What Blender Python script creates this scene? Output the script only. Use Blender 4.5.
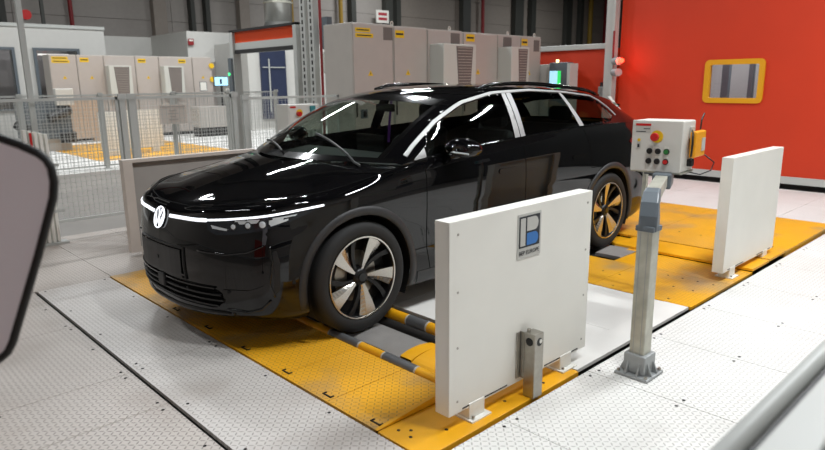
import bpy, bmesh, math, random
import numpy as np
from mathutils import Vector, Matrix
from mathutils.bvhtree import BVHTree
random.seed(4)
S = bpy.context.scene
COL = S.collection
PI = math.pi
for o in list(bpy.data.objects): bpy.data.objects.remove(o)

# ------------------------------------------------------------------ camera
CAM = Vector((2.4357643, 3.9238069, 1.5568957))
YAW, PITCH, ROLL, FPX = 3.9518592, -0.2193002, -0.0110465, 640.4236
fw = Vector((math.cos(YAW)*math.cos(PITCH), math.sin(YAW)*math.cos(PITCH), math.sin(PITCH)))
rt = fw.cross(Vector((0, 0, 1))).normalized(); up = rt.cross(fw)
rt2 = rt*math.cos(ROLL)+up*math.sin(ROLL); up2 = -rt*math.sin(ROLL)+up*math.cos(ROLL)
cd = bpy.data.cameras.new('camera'); cam = bpy.data.objects.new('camera', cd); COL.objects.link(cam)
M3 = Matrix((rt2, up2, -fw)).transposed()
cam.matrix_world = Matrix.Translation(CAM) @ M3.to_4x4()
cd.sensor_width = 36; cd.lens = FPX/825*36; cd.clip_start = 0.05; cd.clip_end = 200
cd.dof.use_dof = True; cd.dof.focus_distance = 4.3; cd.dof.aperture_fstop = 2.8
S.camera = cam
# ------------------------------------------------------------------ world, lights, exposure
w = bpy.data.worlds.new('world'); S.world = w; w.use_nodes = True
w.node_tree.nodes['Background'].inputs[0].default_value = (.75, .8, .85, 1)
w.node_tree.nodes['Background'].inputs[1].default_value = .25
S.view_settings.view_transform = 'Standard'; S.view_settings.look = 'None'
S.view_settings.gamma = 1; S.view_settings.use_curve_mapping = False
S.view_settings.exposure = 0.0

def area(name, loc, sx, sy, power, col=(.95, .98, 1), rot=(0, 0, 0)):
    l = bpy.data.lights.new(name, 'AREA'); l.shape = 'RECTANGLE'; l.size = sx; l.size_y = sy
    l.energy = power; l.color = col
    o = bpy.data.objects.new(name, l); o.location = loc; o.rotation_euler = rot; COL.objects.link(o)
    return o
LAMPS = []   # (x, y, z, len_x, len_y, watts)
for x in (-6.0, -4.0, -2.0, -.1):
    LAMPS.append((x, 3.3, 4.8, .14, 1.0, 112))
for x in (-5.5, -2.6, .3, 3.2):
    LAMPS.append((x, -1.6, 6.0, .12, .7, 30))
for x, y in ((-14, -8), (-8, -8), (-2, -8), (4, -8), (-14, -14), (-8, -14), (-2, -13), (-26, -12), (-20, -20), (-34, -18)):
    LAMPS.append((x, y, 8.0, 2.4 if y < -9 else .9, .3, 330))
LAMPS.append((3.6, 6.2, 4.8, 1.2, .2, 45))  # unseen lamp added behind the camera to brighten the rimmed panel

# ------------------------------------------------------------------ object helpers
WL = {}
def tag(o, label=None, cat=None, group=None, kind=None):
    if label: o['label'] = label
    if cat: o['category'] = cat
    if group: o['group'] = group
    if kind: o['kind'] = kind
    return o
def empty(name, loc, label=None, cat=None, group=None, kind=None, rz=0, parent=None):
    o = bpy.data.objects.new(name, None); COL.objects.link(o); o.empty_display_size = .1
    if parent is not None:
        o.parent = parent; o.location = Vector(loc)-WL[parent.name]
    else:
        o.location = loc
    o.rotation_euler = (0, 0, rz)
    WL[o.name] = Vector((0, 0, 0)) if rz else Vector(loc)
    return tag(o, label, cat, group, kind)
def lempty(name, loc, label=None, cat=None, group=None, kind=None, rz=0):
    """root whose parts are modelled in its own local frame"""
    o = empty(name, loc, label, cat, group, kind, rz); WL[o.name] = Vector((0, 0, 0)); return o
def link(name, me, mat=None, parent=None, smooth=False, bevel=0, seg=2, loc=None):
    o = bpy.data.objects.new(name, me); COL.objects.link(o)
    if mat is not None and not me.materials: me.materials.append(mat)
    if smooth:
        me.polygons.foreach_set('use_smooth', [True]*len(me.polygons))
    if parent is not None:
        o.parent = parent; o.location = -WL[parent.name]
        WL[o.name] = Vector((0, 0, 0))
    else:
        WL[o.name] = Vector((0, 0, 0))
    if loc is not None: o.location = Vector(loc)+o.location
    if bevel:
        m = o.modifiers.new('bevel', 'BEVEL'); m.width = bevel; m.segments = seg; m.limit_method = 'ANGLE'; m.angle_limit = .6
    return o
def mesh(name, V, F):
    me = bpy.data.meshes.new(name); me.from_pydata([tuple(v) for v in V], [], [tuple(f) for f in F]); me.update(); return me

class MB:
    def __init__(s): s.v = []; s.f = []
    def add(s, V, F):
        n = len(s.v); s.v += [tuple(v) for v in V]; s.f += [tuple(i+n for i in f) for f in F]; return s
    def box(s, x0, x1, y0, y1, z0, z1):
        V = [(x, y, z) for z in (z0, z1) for x, y in ((x0, y0), (x1, y0), (x1, y1), (x0, y1))]
        return s.add(V, [(3, 2, 1, 0), (4, 5, 6, 7), (0, 1, 5, 4), (1, 2, 6, 5), (2, 3, 7, 6), (3, 0, 4, 7)])
    def prism(s, poly, axis, a, b):
        """poly 2D; axis = extrusion axis index; the other two axes in order"""
        def P(p, d):
            q = list(p); q.insert(axis, d); return q
        n = len(poly); V = [P(p, a) for p in poly]+[P(p, b) for p in poly]
        F = [tuple(range(n))[::-1], tuple(range(n, 2*n))]+[(i, (i+1) % n, n+(i+1) % n, n+i) for i in range(n)]
        return s.add(V, F)
    def cyl(s, p0, p1, r, n=12, r1=None, cap=True):
        p0, p1 = Vector(p0), Vector(p1); d = (p1-p0).normalized()
        a = d.cross(Vector((0, 0, 1))) if abs(d.z) < .9 else d.cross(Vector((1, 0, 0)))
        a.normalize(); b = d.cross(a); r1 = r if r1 is None else r1
        V = [p0+(a*math.cos(2*PI*i/n)+b*math.sin(2*PI*i/n))*r for i in range(n)]
        V += [p1+(a*math.cos(2*PI*i/n)+b*math.sin(2*PI*i/n))*r1 for i in range(n)]
        F = [(i, (i+1) % n, n+(i+1) % n, n+i) for i in range(n)]
        if cap: F += [tuple(range(n))[::-1], tuple(range(n, 2*n))]
        return s.add(V, F)
    def tube(s, pts, r, n=8, closed=False, rx=None):
        pts = [Vector(p) for p in pts]; m = len(pts); rows = []
        prev = None
        for i, p in enumerate(pts):
            if closed: d = pts[(i+1) % m]-pts[i-1]
            else: d = pts[min(i+1, m-1)]-pts[max(i-1, 0)]
            d.normalize()
            if prev is None:
                a = d.cross(Vector((0, 0, 1))) if abs(d.z) < .9 else d.cross(Vector((1, 0, 0)))
            else: a = prev-d*prev.dot(d)
            a.normalize(); prev = a; b = d.cross(a)
            rr = r[i] if isinstance(r, (list, tuple)) else r
            rows.append([p+(a*math.cos(2*PI*k/n)+b*math.sin(2*PI*k/n))*rr for k in range(n)])
        V = [v for row in rows for v in row]; F = []
        for i in range(m if closed else m-1):
            j = (i+1) % m
            for k in range(n): F.append((i*n+k, i*n+(k+1) % n, j*n+(k+1) % n, j*n+k))
        if not closed: F += [tuple(range(n))[::-1], tuple((m-1)*n+k for k in range(n))]
        return s.add(V, F)
    def lathe(s, prof, c=(0, 0, 0), axis=1, n=48, close=False):
        """prof: list of (r, h) ; axis index of the axis"""
        V = []; m = len(prof)
        for i in range(n):
            a = 2*PI*i/n
            for r, h in prof:
                q = [r*math.cos(a), r*math.sin(a)]; q.insert(axis, h)
                V.append((q[0]+c[0], q[1]+c[1], q[2]+c[2]))
        F = []
        for i in range(n):
            j = (i+1) % n
            for k in range(m if close else m-1):
                l = (k+1) % m
                F.append((i*m+k, i*m+l, j*m+l, j*m+k))
        return s.add(V, F)
    def grid(s, G, flip=False):
        nu, nv = G.shape[:2]; V = G.reshape(-1, 3)
        F = [(i*nv+j, (i+1)*nv+j, (i+1)*nv+j+1, i*nv+j+1) for i in range(nu-1) for j in range(nv-1)]
        if flip: F = [f[::-1] for f in F]
        return s.add(V, F)
    def rot(s, M):
        s.v = [tuple(M @ Vector(v)) for v in s.v]; return s
    def build(s, name, mat, parent=None, smooth=False, bevel=0, fix=True, **k):
        me = mesh(name, s.v, s.f)
        if fix:
            b = bmesh.new(); b.from_mesh(me); bmesh.ops.recalc_face_normals(b, faces=b.faces); b.to_mesh(me); b.free()
        return link(name, me, mat, parent, smooth, bevel, **k)

def text(name, s, size, mat, parent, M, extr=.001, align='CENTER'):
    cu = bpy.data.curves.new(name, 'FONT'); cu.body = s; cu.size = size; cu.extrude = extr
    cu.align_x = align; cu.align_y = 'CENTER'; cu.resolution_u = 3
    t = bpy.data.objects.new('tmp', cu); COL.objects.link(t)
    me = bpy.data.meshes.new_from_object(t.evaluated_get(bpy.context.evaluated_depsgraph_get()))
    bpy.data.objects.remove(t); me.transform(M); me.materials.clear(); me.name = name
    return link(name, me, mat, parent)
def facing(loc, az):   # text plane whose outward normal points to azimuth az (degrees)
    a = math.radians(az)
    X = Vector((-math.sin(a), math.cos(a), 0)); Y = Vector((0, 0, 1)); Z = Vector((math.cos(a), math.sin(a), 0))
    return Matrix.Translation(loc) @ Matrix((X, Y, Z)).transposed().to_4x4()

# ------------------------------------------------------------------ materials
def lin(h):
    h = h.lstrip('#'); c = [int(h[i:i+2], 16)/255 for i in (0, 2, 4)]
    return tuple(x/12.92 if x <= .04045 else ((x+.055)/1.055)**2.4 for x in c)+(1,)
def mat(name, col, rough=.5, metal=0, coat=0, noise=0, nscale=6, bump=0, bscale=60, emit=None, es=0, spec=.5, croug=.04):
    m = bpy.data.materials.new(name); m.use_nodes = True; nt = m.node_tree; b = nt.nodes['Principled BSDF']
    c = lin(col) if isinstance(col, str) else col
    b.inputs['Base Color'].default_value = c; b.inputs['Roughness'].default_value = rough
    b.inputs['Metallic'].default_value = metal; b.inputs['Coat Weight'].default_value = coat
    b.inputs['Coat Roughness'].default_value = croug; b.inputs['Specular IOR Level'].default_value = spec
    if emit:
        b.inputs['Emission Color'].default_value = lin(emit); b.inputs['Emission Strength'].default_value = es
    if noise or bump:
        tc = nt.nodes.new('ShaderNodeTexCoord')
    if noise:
        n = nt.nodes.new('ShaderNodeTexNoise'); n.inputs['Scale'].default_value = nscale; n.inputs['Detail'].default_value = 5
        nt.links.new(tc.outputs['Object'], n.inputs['Vector'])
        r = nt.nodes.new('ShaderNodeMapRange'); r.inputs[1].default_value = .3; r.inputs[2].default_value = .7
        r.inputs[3].default_value = 1-noise; r.inputs[4].default_value = 1+noise*.4
        nt.links.new(n.outputs['Fac'], r.inputs[0])
        mx = nt.nodes.new('ShaderNodeVectorMath'); mx.operation = 'SCALE'; mx.inputs[0].default_value = c[:3]
        nt.links.new(r.outputs[0], mx.inputs['Scale']); nt.links.new(mx.outputs[0], b.inputs['Base Color'])
    if bump:
        n = nt.nodes.new('ShaderNodeTexNoise'); n.inputs['Scale'].default_value = bscale; n.inputs['Detail'].default_value = 3
        nt.links.new(tc.outputs['Object'], n.inputs['Vector'])
        bp = nt.nodes.new('ShaderNodeBump'); bp.inputs['Strength'].default_value = bump; bp.inputs['Distance'].default_value = .01
        nt.links.new(n.outputs['Fac'], bp.inputs['Height']); nt.links.new(bp.outputs[0], b.inputs['Normal'])
    return m
def glass(name, tint, gloss_col=(1, 1, 1, 1), base=.06, ior=1.5):
    m = bpy.data.materials.new(name); m.use_nodes = True; nt = m.node_tree
    for n in list(nt.nodes):
        if n.type != 'OUTPUT_MATERIAL': nt.nodes.remove(n)
    out = nt.nodes[0]; t = nt.nodes.new('ShaderNodeBsdfTransparent'); t.inputs[0].default_value = tint
    g = nt.nodes.new('ShaderNodeBsdfGlossy'); g.inputs['Roughness'].default_value = .02; g.inputs[0].default_value = gloss_col
    lw = nt.nodes.new('ShaderNodeLayerWeight'); pw = nt.nodes.new('ShaderNodeMath'); pw.operation = 'POWER'; pw.inputs[1].default_value = 5
    nt.links.new(lw.outputs['Facing'], pw.inputs[0]); f0 = ((ior-1)/(ior+1))**2
    f = nt.nodes.new('ShaderNodeMapRange'); f.inputs[3].default_value = f0; f.inputs[4].default_value = 1
    nt.links.new(pw.outputs[0], f.inputs[0]); lw.inputs[0].default_value = .5
    mx = nt.nodes.new('ShaderNodeMixShader'); nt.links.new(f.outputs[0], mx.inputs[0])
    nt.links.new(t.outputs[0], mx.inputs[1]); nt.links.new(g.outputs[0], mx.inputs[2]); nt.links.new(mx.outputs[0], out.inputs[0])
    return m
def plate_mat(name, base, lug, rough=.45, metal=0., pitch=.027, wear=None, wamt=.5, dirt=.25, bumpd=.0022):
    """tear-pattern checker plate: lugs alternately at +-45 degrees, painted, worn and dusty"""
    m = bpy.data.materials.new(name); m.use_nodes = True; nt = m.node_tree; N = nt.nodes; L = nt.links
    b = N['Principled BSDF']; b.inputs['Roughness'].default_value = rough; b.inputs['Metallic'].default_value = metal
    g = N.new('ShaderNodeNewGeometry')
    def vm(op, a, bb=None):
        n = N.new('ShaderNodeVectorMath'); n.operation = op
        for i, x in enumerate((a, bb)):
            if x is None: continue
            if hasattr(x, 'is_output'): L.new(x, n.inputs[i])
            else: n.inputs[i].default_value = x
        return n.outputs[0]
    def mt(op, a, bb=None, cc=None):
        n = N.new('ShaderNodeMath'); n.operation = op
        for i, x in enumerate((a, bb, cc)):
            if x is None: continue
            if hasattr(x, 'is_output'): L.new(x, n.inputs[i])
            else: n.inputs[i].default_value = x
        return n.outputs[0]
    p = vm('MULTIPLY', g.outputs['Position'], (1/pitch, 1/pitch, 0))
    fl = vm('FLOOR', p); fr = vm('SUBTRACT', vm('SUBTRACT', p, fl), (.5, .5, 0))
    s1 = N.new('ShaderNodeSeparateXYZ'); L.new(fl, s1.inputs[0]); s2 = N.new('ShaderNodeSeparateXYZ'); L.new(fr, s2.inputs[0])
    par = mt('MODULO', mt('ABSOLUTE', mt('ADD', s1.outputs[0], s1.outputs[1])), 2)
    u = mt('ADD', s2.outputs[0], s2.outputs[1]); v = mt('SUBTRACT', s2.outputs[0], s2.outputs[1])
    a = mt('ADD', mt('MULTIPLY', u, par), mt('MULTIPLY', v, mt('SUBTRACT', 1, par)))
    c = mt('ADD', mt('MULTIPLY', v, par), mt('MULTIPLY', u, mt('SUBTRACT', 1, par)))
    d = mt('ADD', mt('POWER', mt('ABSOLUTE', mt('DIVIDE', a, .74)), 2), mt('POWER', mt('ABSOLUTE', mt('DIVIDE', c, .22)), 2))
    mr = N.new('ShaderNodeMapRange'); mr.interpolation_type = 'SMOOTHSTEP'; L.new(d, mr.inputs[0])
    mr.inputs[1].default_value = .25; mr.inputs[2].default_value = 1.15; mr.inputs[3].default_value = 1; mr.inputs[4].default_value = 0
    h = mr.outputs[0]
    bp = N.new('ShaderNodeBump'); bp.inputs['Strength'].default_value = 1; bp.inputs['Distance'].default_value = bumpd
    L.new(h, bp.inputs['Height']); L.new(bp.outputs[0], b.inputs['Normal'])
    def noise(scale, lo, hi, det=5):
        n = N.new('ShaderNodeTexNoise'); n.inputs['Scale'].default_value = scale; n.inputs['Detail'].default_value = det
        L.new(g.outputs['Position'], n.inputs['Vector'])
        r = N.new('ShaderNodeMapRange'); r.inputs[1].default_value = lo; r.inputs[2].default_value = hi
        L.new(n.outputs['Fac'], r.inputs[0]); return r.outputs[0]
    def mix(fac, A, B):
        n = N.new('ShaderNodeMix'); n.data_type = 'RGBA'
        L.new(fac, n.inputs[0])
        for i, x in ((6, A), (7, B)):
            if hasattr(x, 'is_output'): L.new(x, n.inputs[i])
            else: n.inputs[i].default_value = x
        return n.outputs[2]
    cb = mix(mt('MULTIPLY', h, .9), lin(base), lin(lug))
    if wear:
        cb = mix(mt('MULTIPLY', noise(1.7, .5, .72, 8), wamt), cb, lin(wear))
    dn = mt('MULTIPLY', noise(.9, .42, .75), dirt)
    cb = mix(dn, cb, (.16, .14, .12, 1))
    L.new(cb, b.inputs['Base Color'])
    return m
MT = {}
MT['paint'] = mat('black_car_paint', (.0025, .0025, .003, 1), .5, 0, 1, spec=0, croug=.03)
MT['gloss'] = mat('black_gloss_trim', (.003, .003, .003, 1), .12)
MT['satin'] = mat('dark_satin_plastic', '#2b2b2c', .5, bump=.05, bscale=300)
MT['grille'] = mat('black_plastic', '#0b0b0c', .45)
MT['rubber'] = mat('tyre_rubber', '#1a1a1a', .75, bump=.1, bscale=200)
MT['chrome'] = mat('satin_chrome', '#a9a9a8', .55, .85)
MT['alloy'] = mat('machined_alloy', '#c8c4bd', .25, 1)
MT['alloydark'] = mat('dark_alloy', '#151516', .3, .3)
MT['drl'] = mat('white_daylight_lamp', '#ffffff', .3, emit='#f2f7ff', es=1.1)
MT['lampglass'] = glass('headlamp_glass', (.85, .88, .9, 1))
MT['lens'] = mat('lens_silver', '#dfe6ea', .3, .3)
MT['tail'] = mat('red_tail_lamp', '#8a0808', .1, 0, 1)
MT['wind'] = glass('windscreen_glass', (.72, .80, .74, 1))
MT['side'] = glass('side_window_glass', (.50, .56, .52, 1))
MT['interior'] = mat('dark_interior', '#161417', .7)
MT['purple'] = mat('purple_belt_glow', '#3a2046', .5, emit='#8040b0', es=.06)  # faint glow given to the seat belt, which is no lamp
MT['white'] = mat('white_powder_coat', '#e4e2da', .4, noise=.04, nscale=3)
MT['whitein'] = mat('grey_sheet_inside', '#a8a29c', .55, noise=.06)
MT['pinkwhite'] = mat('off_white_powder_coat', '#cdc2b8', .5, noise=.05)
MT['steel'] = mat('brushed_stainless', '#a8a49b', .33, .9, noise=.12, nscale=30)
MT['galv'] = mat('galvanised_steel', '#bcbbae', .42, .45, noise=.2, nscale=14)
MT['castgrey'] = mat('grey_cast_aluminium', '#9fa2a2', .45, .3, noise=.08)
MT['bluegrey'] = mat('blue_grey_paint', '#5f676d', .4)
MT['boxgrey'] = mat('light_grey_enclosure', '#cfcdc6', .42)
MT['cab'] = mat('cabinet_grey', '#b8b2ab', .45, noise=.03)
MT['cab2'] = mat('cabinet_warm_grey', '#b2a9a2', .45, noise=.03)
MT['cabw'] = mat('cooler_white', '#c3c4bd', .45)
MT['vent'] = mat('vent_taupe', '#6b6460', .6)
MT['red'] = mat('button_red', '#c41f1f', .35)
MT['yellowp'] = mat('warning_yellow', '#e2b81e', .45)
MT['pendant'] = mat('pendant_orange_yellow', '#e59a16', .4)
MT['green'] = mat('button_green', '#2c7a3a', .35)
MT['teal'] = mat('teal_plastic', '#2c7d82', .4)
MT['black'] = mat('matte_black', '#111111', .5)
MT['dark'] = mat('dark_groove', '#1c1916', .8)
MT['ink'] = mat('dark_ink', '#23262b', .6)
MT['inkred'] = mat('red_ink', '#a8323c', .6)
MT['blue'] = mat('emblem_blue', '#2f6fb4', .5)
MT['silverlabel'] = mat('silver_label', '#b9b8b2', .4)
MT['orange'] = mat('orange_red_wall', '#c73207', .6, noise=.05, nscale=1.5)
MT['orangebar'] = mat('orange_gate_panel', '#e04a18', .5)
MT['winyel'] = mat('yellow_window_frame', '#d99a10', .45)
MT['hall'] = mat('hall_cladding_grey', '#a39d97', .6, noise=.05)
MT['hall2'] = mat('hall_cladding_taupe', '#958c83', .65, noise=.06)
MT['room'] = mat('white_room_panel', '#c6c5c0', .5, noise=.03)
MT['fence'] = mat('fence_grey', '#b6b8b4', .45)
MT['fencewh'] = mat('fence_light_grey', '#b8bab6', .45)
MT['concrete'] = mat('grey_concrete', '#85807a', .45, noise=.15, nscale=1.2)
MT['navy'] = mat('navy_door', '#27304a', .5, noise=.1, nscale=4)
MT['duct'] = mat('duct_silver', '#b5b6b3', .3, .8)
MT['darkcol'] = mat('dark_column', '#3b3c38', .6)
MT['pipey'] = mat('yellow_pipe', '#9a7a22', .5)
MT['piper'] = mat('red_pipe', '#8a1f22', .5)
MT['wood'] = mat('beige_board', '#b7a18c', .6, noise=.06)
MT['screen'] = mat('monitor_screen', '#9fd0e8', .3, emit='#a8dcf2', es=.9)
MT['screeng'] = mat('green_screen_stripe', '#30c060', .3, emit='#38d868', es=.9)
MT['glowred'] = mat('lit_red_lamp', '#ff3020', .3, emit='#ff2818', es=14)
MT['glowyel'] = mat('lit_yellow_lamp', '#fff09a', .3, emit='#fff2a0', es=3)
MT['glowgr'] = mat('lit_green_lamp', '#40ff90', .3, emit='#40ff90', es=2)
MT['tube'] = mat('fluorescent_tube', '#ffffff', .3, emit='#fff6e8', es=2)
MT['panelgrey'] = mat('lavender_grey_panel', '#f0eaf0', .4)
MT['winreflect'] = glass('booth_window_glass', (.8, .82, .85, 1), (1, 1, 1, 1), ior=1.5)
MT['ceil'] = mat('dark_ceiling', '#2c2c2e', .8)
MT['pw'] = plate_mat('white_checker_plate', '#e8e7e3', '#bdbbb7', .5, wear='#b9b5ae', wamt=.35, dirt=.12)
MT['pg'] = plate_mat('worn_grey_checker_plate', '#c0b7af', '#8e857d', .42, wear='#a99c92', wamt=.7, dirt=.3)  # worn plate, its colour also darkened for the weaker light on the left
MT['pf'] = plate_mat('grey_white_checker_plate', '#d3cec9', '#a29b95', .45, wear='#b3a89f', wamt=.6, dirt=.25)
MT['py'] = plate_mat('yellow_checker_plate', '#f2b01a', '#c08c28', .42, wear='#a08a68', wamt=.95, dirt=.25)
MT['ysmooth'] = mat('yellow_painted_steel', '#ecaa16', .4, noise=.12, nscale=5)
MT['wsmooth'] = mat('white_painted_steel', '#e4e2dd', .45, noise=.06, nscale=3)
MT['drum'] = mat('grey_knurled_drum', '#9a9794', .5, .2, noise=.1, nscale=9, bump=.3, bscale=350)
MT['reflect'] = mat('grey_reflective_band', '#6f7173', .35, .4)

# ------------------------------------------------------------------ SETTING
def structure(name, mb, m, **k):
    return tag(mb.build(name, m, **k), kind='structure')
floor = empty('floor', (0, 0, 0), 'white and yellow checker plate test stand floor over grey concrete', None, kind='structure')
MB().box(-50, 8, -26, 8, -.3, -.065).build('concrete_slab', MT['concrete'], floor)
# raised concrete beside the stand plates: aisle and surroundings
fl = MB(); fl.box(-50, 8, -8.7, -3.42, -.07, -.004); fl.box(-50, 8, -26, -18.2, -.07, -.004); fl.box(-50, -12, -18.2, -8.7, -.07, -.004)
fl.build('concrete_aisle', MT['concrete'], floor)
GAP = .004
def plate(x0, x1, y0, y1, m, z=0, name='floor_plate', bolts=True, par=None, g=GAP, th=.02):
    o = MB().box(x0+g/2, x1-g/2, y0+g/2, y1-g/2, z-th, z).build(name, m, par or floor)
    if bolts:
        nx = max(2, int(round((x1-x0)/.6))+1); ny = max(2, int(round((y1-y0)/.6))+1); e = .045
        for i in range(nx):
            for j in range(ny):
                if 0 < i < nx-1 and 0 < j < ny-1: continue
                BOLTS.append((x0+e+(x1-x0-2*e)*i/(nx-1)+random.uniform(-.006, .006), y0+e+(y1-y0-2*e)*j/(ny-1), z))
    return o
BOLTS = []
# outer plates in front of the groove (towards +x)
ys = [-3.42, -2.5, -1.52, -.53, .455, .945, 1.93, 2.91, 3.9, 4.9]
for a, b in zip(ys[:-1], ys[1:]):
    for x0, x1 in ((1.30, 2.6), (2.6, 3.9)):
        plate(x0, x1, a, b, MT['pg'])
for a, b in ((-3.42, -2.5), (-2.5, -1.53)):
    for x0, x1 in ((-.9, .1), (.1, .72), (.72, 1.30)): plate(x0, x1, a, b, MT['pg'], bolts=False)
    for x0, x1 in ((-5.4, -3.9), (-3.9, -2.4), (-2.4, -.9)): plate(x0, x1, a, b, MT['pw'], bolts=False)
# front plate between groove and yellow field
plate(.742, 1.278, -1.53, .40, MT['pf']); plate(.742, 1.278, .40, 2.205, MT['pf'])
# right-hand plates
xs = [1.278, .24, -.50, -1.23, -1.97, -2.71, -3.45, -4.19, -4.93, -5.67]
for a, b in zip(xs[:-1], xs[1:]):
    plate(b, a, 2.22, 3.25, MT['pw']); plate(b, a, 3.25, 4.9, MT['pw'], bolts=False)
# plates between the stand and the red wall
for a, b in ((-3.42, -1.6), (-1.6, 0), (0, 1.6), (1.6, 3.2), (3.2, 4.9)):
    plate(-7.70, -6.6, a, b, MT['pw'], bolts=False)
    if b > 2.22 and a > 2: plate(-6.6, -5.67, max(a, 2.22), b, MT['pw'], bolts=False)
    else: plate(-6.6, -5.42, a, b, MT['pw'], bolts=False)
plate(-6.6, -5.67, 2.22, 3.2, MT['pw'], bolts=False)
# white middle field between the two roller sets
for a, b in ((-1.53, -.45), (-.45, .65), (.65, 2.0)):
    plate(-1.12, -.46, a, b, MT['wsmooth'], bolts=False); plate(-1.88, -1.12, a, b, MT['wsmooth'], bolts=False)
plate(-1.88, -.46, 2.0, 2.18, MT['wsmooth'], bolts=False, z=.003)
# dark stand pit edge frame (visible as dark grooves)
pit = MB(); pit.box(-5.42, .74, -1.53, 2.205, -.064, -.05); pit.box(1.27, 1.31, -1.54, 4.9, -.064, -.03); pit.box(-5.6, 1.3, 2.19, 2.23, -.064, -.03)
pit.build('pit_lining', MT['dark'], floor)
# yellow front field
for a, b in ((-1.53, -.55), (-.55, .43), (.43, 1.08), (1.08, 1.50), (1.50, 1.87)):
    plate(.205, .735, a, b, MT['py'], z=.006, bolts=False)
MB().box(-.45, .735, 1.89, 2.195, -.03, .004).build('yellow_edge_plate', MT['ysmooth'], floor, bevel=.003)
MB().prism([(.30, .006), (.735, .006), (.735, .008), (.32, .045)], 1, 1.87, 1.89).build('edge_flange', MT['ysmooth'], floor)
for y in (-.35, .14, .62, 1.07, 1.45, 1.83):
    hb = MB(); hb.box(.675, .70, y-.035, y-.026, .006, .010); hb.box(.675, .70, y+.026, y+.035, .006, .010); hb.box(.692, .70, y-.035, y+.035, .006, .010)
    hb.build('lifting_loop', MT['dark'], floor)
for p in ((.66, 1.95), (.66, 2.03), (.62, 1.99), (.5, 2.1), (.1, 2.12), (-.2, 2.14), (-.1, 1.95)): BOLTS.append((p[0], p[1], .004))
# yellow rear field
for a, b in ((-1.53, -.8), (-.8, -.12)):
    plate(-2.62, -1.88, a, b, MT['py'], z=.004, bolts=False)
plate(-2.60, -1.88, .72, 1.42, MT['py'], z=.004, bolts=False); plate(-2.60, -1.88, 1.42, 2.195, MT['py'], z=.004, bolts=False)
plate(-3.02, -2.60, 1.42, 2.195, MT['py'], z=.004, bolts=False); plate(-3.06, -3.02, 1.42, 2.195, MT['ysmooth'], z=.004, bolts=False)
plate(-3.45, -3.18, .30, .945, MT['ysmooth'], z=.004, bolts=False); plate(-2.60, -1.88, -.1, .715, MT['py'], z=.002, bolts=False); plate(-3.06, -2.60, 1.20, 1.42, MT['ysmooth'], z=.002, bolts=False)
plate(-3.45, -3.06, .95, 2.195, MT['ysmooth'], z=.03, bolts=False)
plate(-3.86, -3.46, -1.53, 2.195, MT['py'], z=.034, bolts=False)
for a, b in ((-1.53, -.3), (-.3, .95), (.95, 2.195)):
    plate(-5.40, -3.87, a, b, MT['py'], z=.03, bolts=False, th=.06)
for k in range(9):
    BOLTS.append((-3.95, .3+.22*k, .03))
for k in range(6):
    BOLTS.append((-1.95, .9+.22*k, .004)); BOLTS.append((-2.5, 1.5+.12*k, .004)); BOLTS.append((-2.25, 1.3+.15*k, .004))
# bolts
bm_ = MB()
for x, y, z in BOLTS: bm_.cyl((x, y, z-.002), (x, y, z+.0015), .0085, 8)
tag(bm_.build('plate_bolt', MT['dark'], floor), kind='stuff')
# next test stand beyond the fence
plate(-12, -5.2, -18.2, -8.7, MT['pw'], bolts=False); plate(-5.2, -2.1, -10.35, -8.7, MT['pw'], bolts=False)
plate(-5.2, -2.1, -18.2, -15.0, MT['pw'], bolts=False); plate(-2.1, 3.0, -18.2, -8.7, MT['pw'], bolts=False)
plate(-3.6, -2.1, -15.0, -10.35, MT['py'], bolts=False); plate(-5.2, -3.6, -15.0, -10.35, MT['py'], bolts=False)

# hall walls
wall = empty('wall_back', (-20, -24, 0), 'grey clad hall wall far behind the test stands', None, kind='structure')
x = 8.0; cols = []
while x > -50:
    cols.append(x); x -= 6.0
for i, x in enumerate(cols):
    for k, (z0, z1) in enumerate(((0, 1.6), (1.6, 3.2), (3.2, 4.2), (4.2, 5.2), (5.2, 6.4), (6.4, 7.8), (7.8, 9.2))):
        MB().box(x-5.98, x, -24.1-.01*((k+i) % 2), -24.0, z0+.015, z1).build('wall_panel', MT['hall'] if x > -18 else MT['hall2'], wall)
MB().box(-50, 8, -24.3, -24.12, 0, 9.2).build('wall_core', MT['dark'], wall)
for x, wd, m, nm in ((-9.35, .55, 'hall2', 'column'), (-10.8, .18, 'darkcol', 'column'), (-11.5, .2, 'darkcol', 'column'), (-13.3, .5, 'hall2', 'column'),
                     (-15.9, .18, 'pipey', 'pipe'), (-18.9, .22, 'pipey', 'pipe'), (-19.7, .3, 'darkcol', 'column'), (-22.2, .5, 'darkcol', 'column'),
                     (-22.9, .3, 'darkcol', 'column'), (-28.6, .7, 'darkcol', 'column'), (-30.2, .22, 'piper', 'pipe'), (-33.9, .9, 'darkcol', 'column'),
                     (-35.5, .5, 'darkcol', 'column'), (-39.9, .7, 'darkcol', 'column'), (-41.6, .4, 'darkcol', 'column'), (-42.9, .35, 'pipey', 'pipe'), (-45.4, .6, 'piper', 'pipe'),
                     (-3.6, .2, 'darkcol', 'column'), (-5.9, .16, 'piper', 'pipe')):
    if nm == 'pipe': MB().cyl((x, -23.7, 0), (x, -23.7, 9.2), wd/2, 12).build('pipe', MT[m], wall, smooth=False)
    else: MB().box(x-wd/2, x+wd/2, -23.95, -23.6, 0, 9.2).build('column', MT[m], wall)
structure('wall_left', MB().box(8, 8.2, -26, 8, 0, 9.2), MT['hall'])
structure('wall_front', MB().box(-50, 8.2, 8, 8.2, 0, 9.2), MT['hall'])
structure('wall_far', MB().box(-50.2, -50, -26, 8, 0, 9.2), MT['hall'])
structure('ceiling', MB().box(-50, 8.2, -26, 8.2, 9.2, 9.4), MT['ceil'])
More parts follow.
